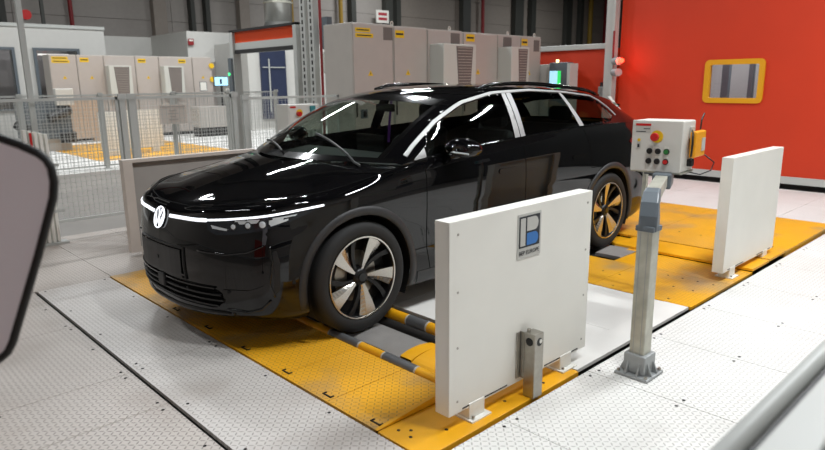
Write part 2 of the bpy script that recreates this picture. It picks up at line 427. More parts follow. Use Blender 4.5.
for i in range(10):
    structure('trim_%d' % (i+1), MB().box(-50+i*6.2, -49.7+i*6.2, -26, 8, 8.6, 9.2), MT['darkcol'])
# red booth wall at x=-7.8 with a window
rw = empty('wall_right', (-7.8, 3, 0), 'orange red booth wall behind the car with a yellow framed window', None, kind='structure')
b = MB(); b.box(-8.0, -7.8, -1.72, -.255, .17, 3.6); b.box(-8.0, -7.8, .56, 2.5, .17, 3.6); b.box(-8.0, -7.8, -.255, .56, .17, 1.22); b.box(-8.0, -7.8, -.255, .56, 1.82, 3.6)
b.build('booth_panel', MT['orange'], rw)
structure('wall_service', MB().box(-8.0, -7.8, 2.51, 7.98, 0, 3.6), MT['darkcol'])
MB().box(-8.0, -7.76, -1.8, 2.5, .07, .17).build('skirting', MT['fencewh'], rw)
MB().box(-8.0, -7.85, -3.4, 2.5, -.05, .07).build('plinth_recess', MT['black'], rw)
wn = empty('window_1', (-7.8, .15, 1.2), 'yellow framed rounded window in the orange red booth wall', None, kind='structure')
def rrect(y0, y1, z0, z1, r, n=5):
    P = []
    for cy, cz, a0 in ((y1-r, z1-r, 0), (y0+r, z1-r, 90), (y0+r, z0+r, 180), (y1-r, z0+r, 270)):
        for i in range(n+1):
            a = math.radians(a0+90*i/n); P.append((cy+r*math.cos(a), cz+r*math.sin(a)))
    return P
def frame_ring(o, i, x0, x1):
    n = len(o); V = [(x, y, z) for x in (x0, x1) for L_ in (o, i) for y, z in L_]
    F = []
    for k in range(n):
        l = (k+1) % n
        F += [(k, l, n+l, n+k), (2*n+k, 3*n+k, 3*n+l, 2*n+l), (k, 2*n+k, 2*n+l, l), (n+k, n+l, 3*n+l, 3*n+k)]
    return MB().add(V, F)
frame_ring(rrect(-.275, .58, 1.20, 1.84, .07), rrect(-.195, .50, 1.275, 1.765, .02), -7.84, -7.77).build('window_frame', MT['winyel'], wn)
area('booth_fill', (-9.2, .1, 2.9), 1.2, .3, 60)  # unseen light added to brighten the booth behind the pane
MB().box(-7.83, -7.82, -.2, .505, 1.27, 1.77).build('pane', MT['winreflect'], wn)
# the booth interior seen through the window
ib = MB(); ib.box(-10.5, -10.4, -1.5, 3, .0, 3); ib.build('booth_back_panel', MT['room'], wn)
for y, wd, m in ((-.62, .12, 'bluegrey'), (-.2, .07, 'bluegrey'), (.62, .1, 'bluegrey'), (.1, .3, 'cab2')):
    MB().box(-9.6, -9.5, y-wd/2, y+wd/2, .3, 2.6).build('booth_upright', MT[m], wn)
ro = empty('wall_opposite', (7.9, 5, 0), 'orange red booth wall on the side opposite the rear of the car', None, kind='structure')
MB().box(7.8, 7.98, 2.6, 7.9, .17, 2.2).build('booth_panel', MT['orange'], ro)
MB().box(7.77, 7.98, 2.6, 7.9, .0, .17).build('skirting', MT['fencewh'], ro)
# low red wall section left of the post, with light rail on top
lw = empty('wall_booth_low', (-7.8, -2.6, 0), 'lower orange red wall section behind the cabinet row under a light rail', None, kind='structure')
MB().box(-8.0, -7.8, -3.9, -1.74, .07, 2.08).build('booth_panel', MT['orange'], lw)
MB().box(-8.02, -7.74, -3.9, -1.9, 2.08, 2.17).build('top_rail', MT['fencewh'], lw, bevel=.01)
# white rooms behind the next stand
r1 = empty('wall_office', (-2, -18.5, 0), 'white office room with windows behind the left cabinet row', None, kind='structure')
def wall_with_holes(xa, xb, y0, y1, z1, holes):
    b = MB(); xs_ = sorted({xa, xb, *[h[0] for h in holes], *[h[1] for h in holes]})
    for p, q in zip(xs_[:-1], xs_[1:]):
        hs = [h for h in holes if h[0] <= p+1e-6 and h[1] >= q-1e-6]
        z = 0
        for h in hs: b.box(p, q, y0, y1, z, h[2]); z = h[3]
        b.box(p, q, y0, y1, z, z1)
    return b
wall_with_holes(-5.24, 4, -18.7, -18.5, 3.3, [(-2.55, -1.2, .9, 2.62), (-4.35, -3.2, .9, 2.62)]).build('office_wall', MT['room'], r1)
MB().box(-5.26, 4, -18.72, -18.46, 3.3, 3.4).build('roof_edge', MT['fencewh'], r1)
MB().box(-5.24, -5.1, -22, -18.7, 0, 3.3).build('office_side', MT['room'], r1)
MB().box(-4.6, 0, -21.1, -21, 0, 3.2).build('office_back', MT['cab2'], r1)
for i, (a, c) in enumerate(((-2.55, -1.2), (-4.35, -3.2))):
    wv = empty('window_%d' % (i+2), ((a+c)/2, -18.5, .9), None, None, kind='structure')
    fb = MB()
    for bx in ((a-.08, a, .85, 2.7), (c, c+.08, .85, 2.7), (a, c, 2.62, 2.7), (a, c, .85, .9)): fb.box(bx[0], bx[1], -18.55, -18.42, bx[2], bx[3])
    fb.build('window_frame', MT['bluegrey'], wv)
    MB().box(a, c, -18.6, -18.59, .9, 2.62).build('pane', MT['winreflect'], wv)
MB().box(-4.2, -3.35, -18.9, -18.8, 2.5, 2.54).build('light_tube', MT['tube'], r1)
r2 = empty('wall_inner_room', (-9, -18.5, 0), 'white box room with a dark doorway behind the left cabinets', None, kind='structure')
b = wall_with_holes(-9.7, -8.03, -18.6, -18.5, 3.4, [(-9.05, -8.15, 0, 2.35)]); b.box(-8.1, -8.03, -21.6, -18.6, 0, 3.4); b.box(-13, -9.7, -18.6, -18.5, 0, 3.4)
b.build('room_wall', MT['room'], r2)
MB().box(-8.03, -5.24, -21.7, -21.6, 0, 3.35).build('link_wall', MT['room'], r2)
MB().box(-11, -8.1, -21.6, -21.5, 0, 3.2).build('room_back', MT['cab2'], r2)
MB().box(-9.0, -8.5, -19.3, -19.2, 1.5, 2.0).build('room_panel', MT['room'], r2)
r3 = empty('wall_enclosure', (-11, -16.1, 0), 'white enclosure wall behind the gate with the navy door', None, kind='structure')
MB().box(-14, -9.0, -16.2, -16.1, 0, 2.95).build('enclosure_wall', MT['room'], r3)
MB().box(-9.05, -9.0, -18.4, -16.2, 0, 2.95).build('enclosure_side', MT['room'], r3)
d1 = empty('door_1', (-9.9, -16.1, 0), 'navy blue door in the white wall seen through the gate', None, kind='structure')
MB().box(-10.45, -9.45, -16.1, -16.02, .35, 2.7).build('door_leaf', MT['navy'], d1)
b = MB(); b.box(-9.78, -9.74, -16.02, -15.99, .6, 2.4); b.box(-10.4, -9.5, -16.02, -15.99, 2.1, 2.13); b.build('door_bar', MT['fence'], d1)

# ------------------------------------------------------------------ CEILING LAMPS (above the frame)
LAMPLAB = ['slim lamp %s' % s for s in (
 'above the plates beside the red wall', 'above the plain white barrier', 'above the control box on its pole', 'above the emblem barrier nearest the camera',
 'high over the rear end of the black car', 'high over the roof of the black car', 'high over the bonnet of the black car', 'high over the front left floor plates',
 'over the aisle in front of the navy door', 'over the aisle at the roller gate', 'over the aisle behind the left fence', 'over the aisle beyond the left picture edge',
 'over the hall left of the exhaust duct', 'over the far cabinets of the next stand', 'over the grey machine of the next stand', 'over the hall behind the tall grey cabinets',
 'in front of the hall wall sign', 'over the distant end of the hall', 'added behind the camera to brighten the rimmed panel')]
for i, (x, y, z, lx, ly, p) in enumerate(LAMPS):
    t = empty('ceiling_light', (x, y, z+.01), LAMPLAB[i], 'lamp', 'slim lamps hung over the stands')
    MB().box(x-lx/2-.02, x+lx/2+.02, y-ly/2-.02, y+ly/2+.02, z+.01, z+.07).build('lamp_housing', MT['fencewh'], t)
    MB().cyl((x, y, z+.07), (x, y, 9.2), .01, 6).build('hanger', MT['fence'], t)
    area('lamp_light', (x, y, z), lx, ly, p)

# ------------------------------------------------------------------ CAR
def cr(P, n):
    """Catmull-Rom along axis 0 of array P (m,...), n subdivisions per span"""
    P = np.asarray(P, float); m = len(P)
    E0 = 2*P[0]-P[1]; E1 = 2*P[-1]-P[-2]
    Q = np.concatenate([E0[None], P, E1[None]]); out = []
    for i in range(m-1):
        p0, p1, p2, p3 = Q[i], Q[i+1], Q[i+2], Q[i+3]
        for k in range(n):
            t = k/n
            out.append(.5*((2*p1)+(p2-p0)*t+(2*p0-5*p1+4*p2-p3)*t*t+(3*p1-p0-3*p2+p3)*t**3))
    out.append(P[-1]); return np.array(out)
def surf(rows, nu, nv, sym0=False):
    """rows[i][j] control points; spline in both directions; sym0: column 0 lies on y=0 (tangent kept horizontal)"""
    A = np.array(rows, float)
    if sym0:
        mir = A[:, 1:2].copy(); mir[..., 1] *= -1
        B = np.concatenate([mir, A], 1); B = cr(B, nu); B = np.swapaxes(cr(np.swapaxes(B, 0, 1), nv), 0, 1)
        return B[:, nv:]
    B = cr(A, nu); return np.swapaxes(cr(np.swapaxes(B, 0, 1), nv), 0, 1)
def interp(x, X, Y): # piecewise linear, X descending allowed
    o = np.argsort(X); return float(np.interp(x, np.array(X)[o], np.array(Y)[o]))

# --- lower body: control columns (front centre -> rear centre), rings bottom -> top
Zf = [.175, .215, .27, .36, .48, .60, .69, .755, .805, .838]
colA = []
def fcol(xs, ys, ztop, zs=None):
    z = list(zs or Zf); z[-1] = ztop; z[-2] = z[-1]-.032
    return [(x, y, zz) for x, y, zz in zip(xs, ys, z)]
colA.append(fcol([.76, .86, .878, .885, .900, .900, .888, .872, .850, .805], [0]*10, .838))
colA.append(fcol([.75, .85, .868, .876, .891, .890, .878, .860, .836, .790], [.22]*10, .840))
colA.append(fcol([.71, .79, .815, .825, .838, .836, .826, .816, .801, .755], [.44, .445, .45, .45, .45, .45, .45, .445, .44, .43], .858))
colA.append(fcol([.61, .69, .713, .725, .735, .732, .718, .704, .686, .640], [.63, .64, .65, .655, .655, .65, .645, .640, .635, .61], .876))
colA.append(fcol([.50, .59, .615, .63, .637, .630, .612, .592, .565, .515], [.745, .775, .79, .80, .80, .797, .792, .786, .780, .745], .893))
colA.append(fcol([.42, .455, .468, .475, .478, .470, .45, .42, .39, .355], [.80, .845, .862, .87, .872, .868, .862, .855, .845, .80], .908))
Zs = [.175, .22, .29, .40, .54, .68, .78, .87, .93, .97]
def scol(x, Y, ztop, dtop=.05, bulge=0):
    f = (ztop-.93)
    z = [.175, .22, .29, .40, .54, .67, .76, .83+f*.45, .895+f*.75, ztop]
    dy = [-.10, -.03, -.014, -.010, -.010, -.004, .000, -.001, -.016, -dtop]
    return [(x, Y+d, zz) for d, zz in zip(dy, z)]
colA.append(scol(.22, .900, .922, .075))
colA.append(scol(.02, .918, .953, .075))
for x, Y, zt in ((-.18, .925, .990), (-.38, .926, 1.028), (-.62, .924, 1.052), (-.95, .921, 1.083), (-1.35, .920, 1.106), (-1.75, .920, 1.126), (-2.15, .921, 1.144),
                 (-2.50, .925, 1.158), (-2.80, .929, 1.166), (-3.10, .928, 1.168), (-3.40, .915, 1.160)):
    colA.append(scol(x, Y, zt, .048))
Zr = [.20, .24, .32, .44, .56, .68, .80, .92, 1.04, 1.14]
def rcol(xs, ys): return [(x, y, z) for x, y, z in zip(xs, ys, Zr)]
colA.append(rcol([-3.62, -3.66, -3.68, -3.69, -3.69, -3.68, -3.67, -3.66, -3.65, -3.62], [.79, .85, .875, .885, .888, .888, .88, .87, .855, .815]))
colA.append(rcol([-3.80, -3.86, -3.89, -3.905, -3.90, -3.875, -3.86, -3.85, -3.83, -3.77], [.70, .76, .79, .80, .80, .80, .79, .785, .775, .745]))
colA.append(rcol([-3.88, -3.97, -4.01, -4.03, -4.015, -3.96, -3.95, -3.945, -3.93, -3.85], [.50, .53, .55, .55, .55, .55, .55, .55, .54, .52]))
colA.append(rcol([-3.90, -4.00, -4.04, -4.055, -4.04, -3.99, -3.975, -3.97, -3.955, -3.875], [.25]*10))
colA.append(rcol([-3.90, -4.00, -4.045, -4.06, -4.045, -3.995, -3.98, -3.975, -3.96, -3.88], [0]*10))
NU, NV = 14, 7
GA = surf(colA, NU, NV)          # [col, ring, 3]
# --- hood: rows front->cowl, cols centre->edge.  edge = top ring of the lower body
T = [c[-1] for c in colA]
def hrow(cx, cz, e, fr=(0, .3, .6, .85, 1), crown=None):
    """straight interpolation centre->edge with given crown offsets"""
    ex, ey, ez = e; out = []
    for f in fr:
        x = cx+(ex-cx)*f**2; y = ey*f; z = cz+(ez-cz)*(f**2.2)
        out.append((x, y, z))
    return out
hood = [[T[0], T[1], T[2], T[3], T[4]],
        hrow(.66, .893, T[5]), hrow(.44, .950, T[6]), hrow(.20, .998, T[7]), hrow(.02, 1.030, T[8]), hrow(-.10, 1.052, T[9])]
GH = surf(hood, 12, 10, False)
# --- greenhouse top: rows along the car, cols centre -> rail
def trow(c, r, pw=2.2, fr=(0, .28, .56, .80, .93, 1)):
    return [(c[0]+(r[0]-c[0])*f**2, r[1]*f, c[2]+(r[2]-c[2])*f**pw) for f in fr]
Cn = [(-.02, 0, 1.050), (-.36, 0, 1.215), (-.70, 0, 1.362), (-1.04, 0, 1.475), (-1.45, 0, 1.527), (-2.0, 0, 1.538), (-2.6, 0, 1.520), (-3.15, 0, 1.475), (-3.56, 0, 1.42), (-3.66, 0, 1.36), (-3.78, 0, 1.25), (-3.88, 0, 1.14)]
Rl = [(-.34, .845, 1.045), (-.53, .802, 1.165), (-.80, .752, 1.315), (-1.10, .706, 1.425), (-1.50, .676, 1.490), (-2.0, .664, 1.502), (-2.5, .658, 1.477), (-2.95, .650, 1.435), (-3.30, .640, 1.385), (-3.42, .655, 1.330), (-3.58, .685, 1.245), (-3.75, .735, 1.14)]
top = [trow(c, r) for c, r in zip(Cn, Rl)]
NT = 10
GT = surf(top, NT, 8, False)
# --- greenhouse side: rail -> belt
Bl = [T[9][:], (-.60, .876, 1.050), (-.92, .873, 1.080), (-1.25, .872, 1.100), (-1.60, .872, 1.118), (-2.05, .873, 1.140), (-2.5, .877, 1.158), (-2.9, .88, 1.166), (-3.18, .876, 1.167), (-3.32, .872, 1.163), (-3.5, .85, 1.152), (-3.66, .80, 1.138)]
side = []
for r, b in zip(Rl, Bl):
    row = []
    for f in (0, .2, .45, .75, 1):
        k = .018*math.sin(PI*f)
        row.append((r[0]+(b[0]-r[0])*f, r[1]+(b[1]-r[1])*f+k, r[2]+(b[2]-r[2])*f))
    side.append(row)
GS = surf(side, 22, 8)

def gv(G):
    nu, nv = G.shape[:2]
    return [Vector(p) for p in G.reshape(-1, 3)], [(i*nv+j, (i+1)*nv+j, (i+1)*nv+j+1, i*nv+j+1) for i in range(nu-1) for j in range(nv-1)]
BV, BF = [], []
for G in (GA, GH, GT, GS):
    v, f = gv(G); n = len(BV); BV += v; BF += [tuple(i+n for i in q) for q in f]
    n = len(BV); BV += [Vector((p.x, -p.y, p.z)) for p in v]; BF += [tuple(i+n for i in q) for q in f]
BVH = BVHTree.FromPolygons(BV, BF)
FR = {'side': (Vector((1, 0, 0)), Vector((0, 0, 1)), Vector((0, -1, 0))), 'front': (Vector((0, 1, 0)), Vector((0, 0, 1)), Vector((-1, 0, 0))),
      'diag': (Vector((-1, 1, 0)).normalized(), Vector((0, 0, 1)), Vector((-1, -1, 0)).normalized()), 'top': (Vector((1, 0, 0)), Vector((0, 1, 0)), Vector((0, 0, -1))),
      'rear': (Vector((0, 1, 0)), Vector((0, 0, 1)), Vector((1, 0, 0))), 'reard': (Vector((1, 1, 0)).normalized(), Vector((0, 0, 1)), Vector((1, -1, 0)).normalized())}
def hit(fr, a, b):
    A, B, D = FR[fr]; o = A*a+B*b-D*12
    p, nrm, i, d = BVH.ray_cast(o, D)
    if p is None:
        q = A*a+B*b-D*1.0; p, nrm, i, d = BVH.find_nearest(q); return None
    if nrm.dot(D) > 0: nrm = -nrm
    return p, nrm
def hitn(fr, a, b):
    h = hit(fr, a, b)
    if h: return h
    A, B, D = FR[fr]
    for s in (.005, .01, .02, .03, .05):
        for da, db in ((s, 0), (-s, 0), (0, s), (0, -s)):
            h = hit(fr, a+da, b+db)
            if h: return h
    return None
def densify(P, step, closed=False):
    out = []; n = len(P)
    for i in range(n if closed else n-1):
        a, b = P[i], P[(i+1) % n]; k = max(1, int(math.dist(a, b)/step))
        for j in range(k): out.append((a[0]+(b[0]-a[0])*j/k, a[1]+(b[1]-a[1])*j/k))
    if not closed: out.append(P[-1])
    return out
def smooth2(P, n=6, closed=False):
    if closed:
        Q = [P[-1]]+list(P)+[P[0], P[1]]; R = cr(np.array(Q), n); return [tuple(p) for p in R[n:-n-1+0]][:len(P)*n]
    return [tuple(p) for p in cr(np.array(P), n)]
def inside(p, P):
    x, y = p; c = False; j = len(P)-1
    for i in range(len(P)):
        if (P[i][1] > y) != (P[j][1] > y) and x < (P[j][0]-P[i][0])*(y-P[i][1])/(P[j][1]-P[i][1])+P[i][0]: c = not c
        j = i
    return c
def nearest(p, P):
    best = (1e9, None); n = len(P)
    for i in range(n):
        a = P[i]; b = P[(i+1) % n]; dx = b[0]-a[0]; dy = b[1]-a[1]; L2 = dx*dx+dy*dy
        t = 0 if L2 == 0 else max(0, min(1, ((p[0]-a[0])*dx+(p[1]-a[1])*dy)/L2))
        q = (a[0]+dx*t, a[1]+dy*t); d = math.hypot(p[0]-q[0], p[1]-q[1])
        if d < best[0]: best = (d, q)
    return best
def patch_mb(poly, fr, off=.003, step=.02, mirror=False):
    x0 = min(p[0] for p in poly); x1 = max(p[0] for p in poly); y0 = min(p[1] for p in poly); y1 = max(p[1] for p in poly)
    nx = max(2, int((x1-x0)/step)+1); ny = max(2, int((y1-y0)/step)+1); sx = (x1-x0)/nx; sy = (y1-y0)/ny
    pts = {}; st = {}
    for i in range(nx+1):
        for j in range(ny+1):
            p = (x0+i*sx, y0+j*sy); d, q = nearest(p, poly); ins = inside(p, poly)
            if d < .55*max(sx, sy): p = q; s = 0
            else: s = 1 if ins else -1
            pts[i, j] = p; st[i, j] = s
    V = []; F = []; idx = {}
    def vid(k):
        if k not in idx:
            h = hitn(fr, *pts[k])
            if h is None: return None
            idx[k] = len(V); V.append(h[0]+h[1]*off)
        return idx[k]
    for i in range(nx):
        for j in range(ny):
            ks = [(i, j), (i+1, j), (i+1, j+1), (i, j+1)]; ss = [st[k] for k in ks]
            if min(ss) < 0:
                if max(ss) <= 0: continue
                ks = [k for k in ks if st[k] >= 0]
                if len(ks) < 3: continue
            elif max(ss) == 0:
                c = (sum(pts[k][0] for k in ks)/4, sum(pts[k][1] for k in ks)/4)
                if not inside(c, poly): continue
            ids = [vid(k) for k in ks]
            if None in ids: continue
            F.append(tuple(ids))
    if mirror: V = [Vector((v.x, -v.y, v.z)) for v in V]; F = [f[::-1] for f in F]
    return MB().add(V, F)
def ribbon(path, fr, w, h=.004, off=0, mirror=False, closed=False, step=.03):
    """raised strip of width w and height h following the body surface"""
    P = densify(path, step, closed); pts = []
    for p in P:
        k = hitn(fr, *p)
        if k: pts.append(k)
    m = len(pts); V = []; F = []
    for i, (p, n) in enumerate(pts):
        a = pts[(i+1) % m][0] if (closed or i < m-1) else p
        b = pts[i-1][0] if (closed or i > 0) else p
        t = (a-b).normalized(); s = t.cross(n).normalized(); ww = (w(i/(m-1)) if callable(w) else w)/2
        for q in (p+n*off-s*ww, p+n*(off+h)-s*ww*.8, p+n*(off+h)+s*ww*.8, p+n*off+s*ww): V.append(q)
    for i in range(m if closed else m-1):
        j = (i+1) % m
        for k in range(3): F.append((i*4+k, j*4+k, j*4+k+1, i*4+k+1))
    if not closed: F += [(0, 1, 2, 3), (4*m-1, 4*m-2, 4*m-3, 4*m-4)]
    if mirror: V = [Vector((v.x, -v.y, v.z)) for v in V]
    return MB().add(V, F)
def cut(G, polys=(), circles=()):
    """split grid into outside faces and inside faces (xz-plane), snapping vertices onto the outlines"""
    nu, nv = G.shape[:2]; V = G.reshape(-1, 3).copy(); st = np.full(len(V), -1)
    for k in range(len(V)):
        x, y, z = V[k]; i, j = divmod(k, nv)
        cell = .6*max(abs(G[min(i+1, nu-1), j]-G[max(i-1, 0), j]).max()/2, abs(G[i, min(j+1, nv-1)]-G[i, max(j-1, 0)]).max()/2)
        for cx, cz, r in circles:
            d = math.hypot(x-cx, z-cz)
            if abs(d-r) < cell and d > 0: V[k] = (cx+(x-cx)*r/d, y, cz+(z-cz)*r/d); st[k] = 0
            elif d < r: st[k] = 1
        for P in polys:
            if not (min(p[0] for p in P)-.05 < x < max(p[0] for p in P)+.05): continue
            d, q = nearest((x, z), P)
            if d < cell: V[k] = (q[0], y, q[1]); st[k] = 0
            elif inside((x, z), P): st[k] = 1
    out, ins = [], []
    for i in range(nu-1):
        for j in range(nv-1):
            f = (i*nv+j, (i+1)*nv+j, (i+1)*nv+j+1, i*nv+j+1); s = [st[q] for q in f]
            if max(s) == 1 and min(s) >= 0: ins.append(f)
            elif max(s) <= 0 and min(s) < 0: out.append(f)
            elif max(s) == 0 and min(s) == 0:
                c = V[list(f)].mean(0)
                ok = any(math.hypot(c[0]-a, c[2]-b) < r for a, b, r in circles) or any(inside((c[0], c[2]), P) for P in polys)
                (ins if ok else out).append(f)
            else:
                a = tuple(q for q in f if st[q] >= 0); b = tuple(q for q in f if st[q] <= 0)
                if len(a) == 3: ins.append(a)
                if len(b) == 3: out.append(b)
                if len(a) < 3 and len(b) < 3: out.append(f)
    return V, out, ins
def compact(V, F):
    used = sorted({i for f in F for i in f}); m = {k: n for n, k in enumerate(used)}
    return [V[k] for k in used], [tuple(m[i] for i in f) for f in F]
def both(V, F):
    n = len(V); return [tuple(v) for v in V]+[(v[0], -v[1], v[2]) for v in V], list(F)+[tuple(i+n for i in f[::-1]) for f in F]

CARLOC = (-1.5, 0, 0)
car = empty('estate_car', CARLOC, 'glossy black estate car standing with its wheels on the roller test stand', 'car')
AR = .405
WC = [(0, .36), (-2.971, .36)]
V, out, ins = cut(GA, circles=[(0.0, .36, AR), (-2.971, .36, AR)])
v, f = both(*compact(V, out)); body = MB().add(v, f)
def glassband(i0, i1, j1): pass
# roof/pillars of top patch: windscreen rows 0..3*NT, rear glass rows 9*NT..; cols up to .87
nvT = GT.shape[1]; nuT = GT.shape[0]; jw = 4*8-2
wsF, rgF, roofF = [], [], []
for i in range(nuT-1):
    for j in range(nvT-1):
        f = (i*nvT+j, (i+1)*nvT+j, (i+1)*nvT+j+1, i*nvT+j+1)
        if i < 3*NT-1 and j < jw: wsF.append(f)
        elif 8*NT+6 <= i < 11*NT-2 and j < jw-6: rgF.append(f)
        else: roofF.append(f)
TV = [tuple(p) for p in GT.reshape(-1, 3)]
v, f = both(*compact(TV, roofF)); body.add(v, f)
v, f = gv(GH); v, f = both([tuple(p) for p in v], f); hoodmb = MB().add(v, f)
# side windows (x, z) outlines
def rail(x, d=0):
    return interp(x, [r[0] for r in Rl], [r[2] for r in Rl])-d
def belt(x, d=0):
    return interp(x, [r[0] for r in Bl], [r[2] for r in Bl])+d
def upper(xa, xb, d, n=14): return [(xa+(xb-xa)*i/n, rail(xa+(xb-xa)*i/n, d)) for i in range(n+1)]
def lower(xa, xb, d, n=8): return [(xa+(xb-xa)*i/n, belt(xa+(xb-xa)*i/n, d)) for i in range(n+1)]
W1 = lower(-1.575, -.60, .018)+[(-.60, belt(-.6, .018)), (-.66, rail(-.66, .045))]+upper(-.72, -1.60, .038)
W2 = lower(-2.47, -1.70, .018)+upper(-1.73, -2.40, .036)
W3 = [(-2.55, belt(-2.55, .022)), (-3.02, belt(-3.02, .03)), (-3.10, 1.235)]+[(-3.0, 1.345), (-2.9, rail(-2.9, .045))]+upper(-2.88, -2.47, .038, 4)
V, out, ins = cut(GS, polys=[W1, W2, W3])
v, f = both(*compact(V, out)); body.add(v, f)
MBB = body.build('body_shell', MT['paint'], car, smooth=True, fix=False)
hoodmb.build('bonnet', MT['paint'], car, smooth=True, fix=False)
for P, nm in ((W1, 'front_door_glass'), (W2, 'rear_door_glass'), (W3, 'quarter_glass')):
    for mir in (False, True):
        patch_mb(P, 'side', -.004, .03, mir).build(nm, MT['side'], car, smooth=True, fix=False)
v, f = both(*compact(TV, wsF)); MB().add(v, f).build('windscreen', MT['wind'], car, smooth=True, fix=False)
v, f = both(*compact(TV, rgF)); MB().add(v, f).build('rear_window', MT['side'], car, smooth=True, fix=False)
# frit strip and wipers at the base of the windscreen
cw = []
for i in range(3): cw.append([tuple(GT[i, j]+np.array((0, 0, .002))) for j in range(nvT-2)])
v, f = gv(np.array(cw)); v, f = both([tuple(p) for p in v], f); MB().add(v, f).build('cowl_panel', MT['gloss'], car, smooth=True, fix=False)
fr_ = [[tuple(GT[i, j]+np.array((0, 0, .001))) for j in range(0, jw)] for i in range(3*NT-5, 3*NT)]
v, f = gv(np.array(fr_)); v, f = both([tuple(p) for p in v], f); MB().add(v, f).build('windscreen_header', MT['gloss'], car, smooth=True, fix=False)
fr_ = [[tuple(GT[i, j]+np.array((0, 0, .001))) for j in range(jw-3, jw+1)] for i in range(0, 3*NT)]
v, f = gv(np.array(fr_)); MB().add(v, f).build('windscreen_border', MT['gloss'], car, smooth=True, fix=False); MB().add([(p.x, -p.y, p.z) for p in v], f).build('windscreen_border', MT['gloss'], car, smooth=True, fix=False)
for (a, b) in (((-.17, .70), (-.30, .05)), ((-.07, -.05), (-.30, -.62))):
    pts = []
    for k in range(9):
        t = k/8; h = hitn('top', a[0]+(b[0]-a[0])*t, a[1]+(b[1]-a[1])*t)
        if h: pts.append(h[0]+h[1]*.018)
    MB().tube(pts, .008, 6).build('wiper', MT['satin'], car)
# seams drawn as shallow dark gaps
def seam(path, fr, w=.006, mir=True, name='panel_gap', m='gloss'):
    for k in (False, True):
        ribbon(path, fr, w, .0012, .0004, mirror=k, step=.02).build(name, MT['seam'], car)
MT['seam'] = mat('panel_gap_black', '#030303', .9, spec=.1)
seam([(-.56, 1.03), (-.555, .80), (-.56, .45), (-.60, .27)], 'side')
seam([(-1.655, 1.10), (-1.66, .85), (-1.67, .5), (-1.70, .27)], 'side')
seam([(-2.52, 1.14), (-2.60, .95), (-2.62, .80)]+[(-2.971+.46*math.cos(a), .36+.46*math.sin(a)) for a in (1.25, .95, .65, .35, .05)]+[(-2.50, .27)], 'side')
seam([(-.60, .275), (-1.2, .275), (-1.7, .275), (-2.45, .275)], 'side', m='gloss')
seam([(-.50, 1.035), (-.36, 1.0), (-.1, .965), (.15, .905)], 'side', .005)
seam([(.80, 0), (.785, .22), (.738, .43), (.62, .6), (.475, .72), (.345, .785), (.2, .825), (0, .845), (-.18, .872), (-.33, .882)], 'top', .007)
# swage line along the doors
# dark side sill
P = [(-2.50, .20), (-.47, .20), (-.47, .30), (-1.5, .285), (-2.50, .30)]
for mir in (False, True): patch_mb(P, 'side', .004, .03, mir).build('sill_trim', MT['satin'], car, smooth=True, fix=False)
# wheel arch cladding
for cx, cz in WC:
    a0, a1 = (-.36, PI+.33)
    ring = [(cx+(AR+.024)*math.cos(a0+(a1-a0)*i/40), cz+(AR+.024)*math.sin(a0+(a1-a0)*i/40)) for i in range(41)]
    ring = [p for p in ring if p[1] > .215]
    for mir in (False, True):
        ribbon(ring, 'side', .056, .010, 0, mir, step=.04).build('wheel_arch_trim', MT['satin'], car, smooth=True)
        # inner liner
        lb = MB(); s = -1 if mir else 1; n = 28; VV = []; FF = []
        for i in range(n+1):
            a = -.5+(PI+1.0)*i/n
            for yy in (.905, .60):
                VV.append((cx+(AR-.001)*math.cos(a), s*yy, max(.17, cz+(AR-.001)*math.sin(a))))
        for i in range(n): FF.append((2*i, 2*i+1, 2*i+3, 2*i+2))
        base = len(VV)
        lb.add(VV, FF)
        lb.add([(cx, s*.60, cz)]+[VV[2*i+1] for i in range(n+1)], [(0, i+1, i+2) for i in range(n)])
        lb.build('wheel_liner', MT['black'], car)
# chrome strips: roof line, belt, pillars
def chrome(path, w, name='chrome_strip', m='chrome', h=.005):
    for mir in (False, True): ribbon(path, 'side', w, h, 0, mir, step=.025).build(name, MT[m], car, smooth=False)
xs_ = np.linspace(-.43, -2.95, 30)
chrome([(x, rail(x, .018)) for x in xs_]+[(-3.05, 1.375), (-3.13, 1.30), (-3.17, 1.235)], lambda t: .032-.014*t)
chrome([(x, belt(x, .004)) for x in np.linspace(-.50, -3.14, 24)], .012, 'belt_moulding', 'gloss')
def pil(x0, x1, x0t, x1t, m, nm):
    P = [(x0, belt(x0, .012)), (x1, belt(x1, .012)), (x1t, rail(x1t, .030)), (x0t, rail(x0t, .030))]
    for mir in (False, True): patch_mb(P, 'side', .004, .02, mir).build(nm, MT[m], car, smooth=True, fix=False)
pil(-1.640, -1.575, -1.655, -1.605, 'chrome', 'door_pillar_cover'); pil(-1.705, -1.648, -1.725, -1.663, 'chrome', 'door_pillar_cover')
pil(-2.545, -2.475, -2.455, -2.41, 'chrome', 'quarter_divider')
P = [(-.47, belt(-.47, .014)), (-.60, belt(-.6, .014)), (-.60, belt(-.6, .075))]
for mir in (False, True): patch_mb(P, 'side', .004, .015, mir).build('mirror_sail', MT['chrome'], car, fix=False)
# door handles (flush, with a bright edge)
for x, z in ((-1.44, .895), (-2.43, .915)):
    P = rrect(x-.115, x+.115, z-.018, z+.020, .017)
    for mir in (False, True): patch_mb(P, 'side', .007, .012, mir).build('door_handle', MT['gloss'], car, smooth=True, fix=False)
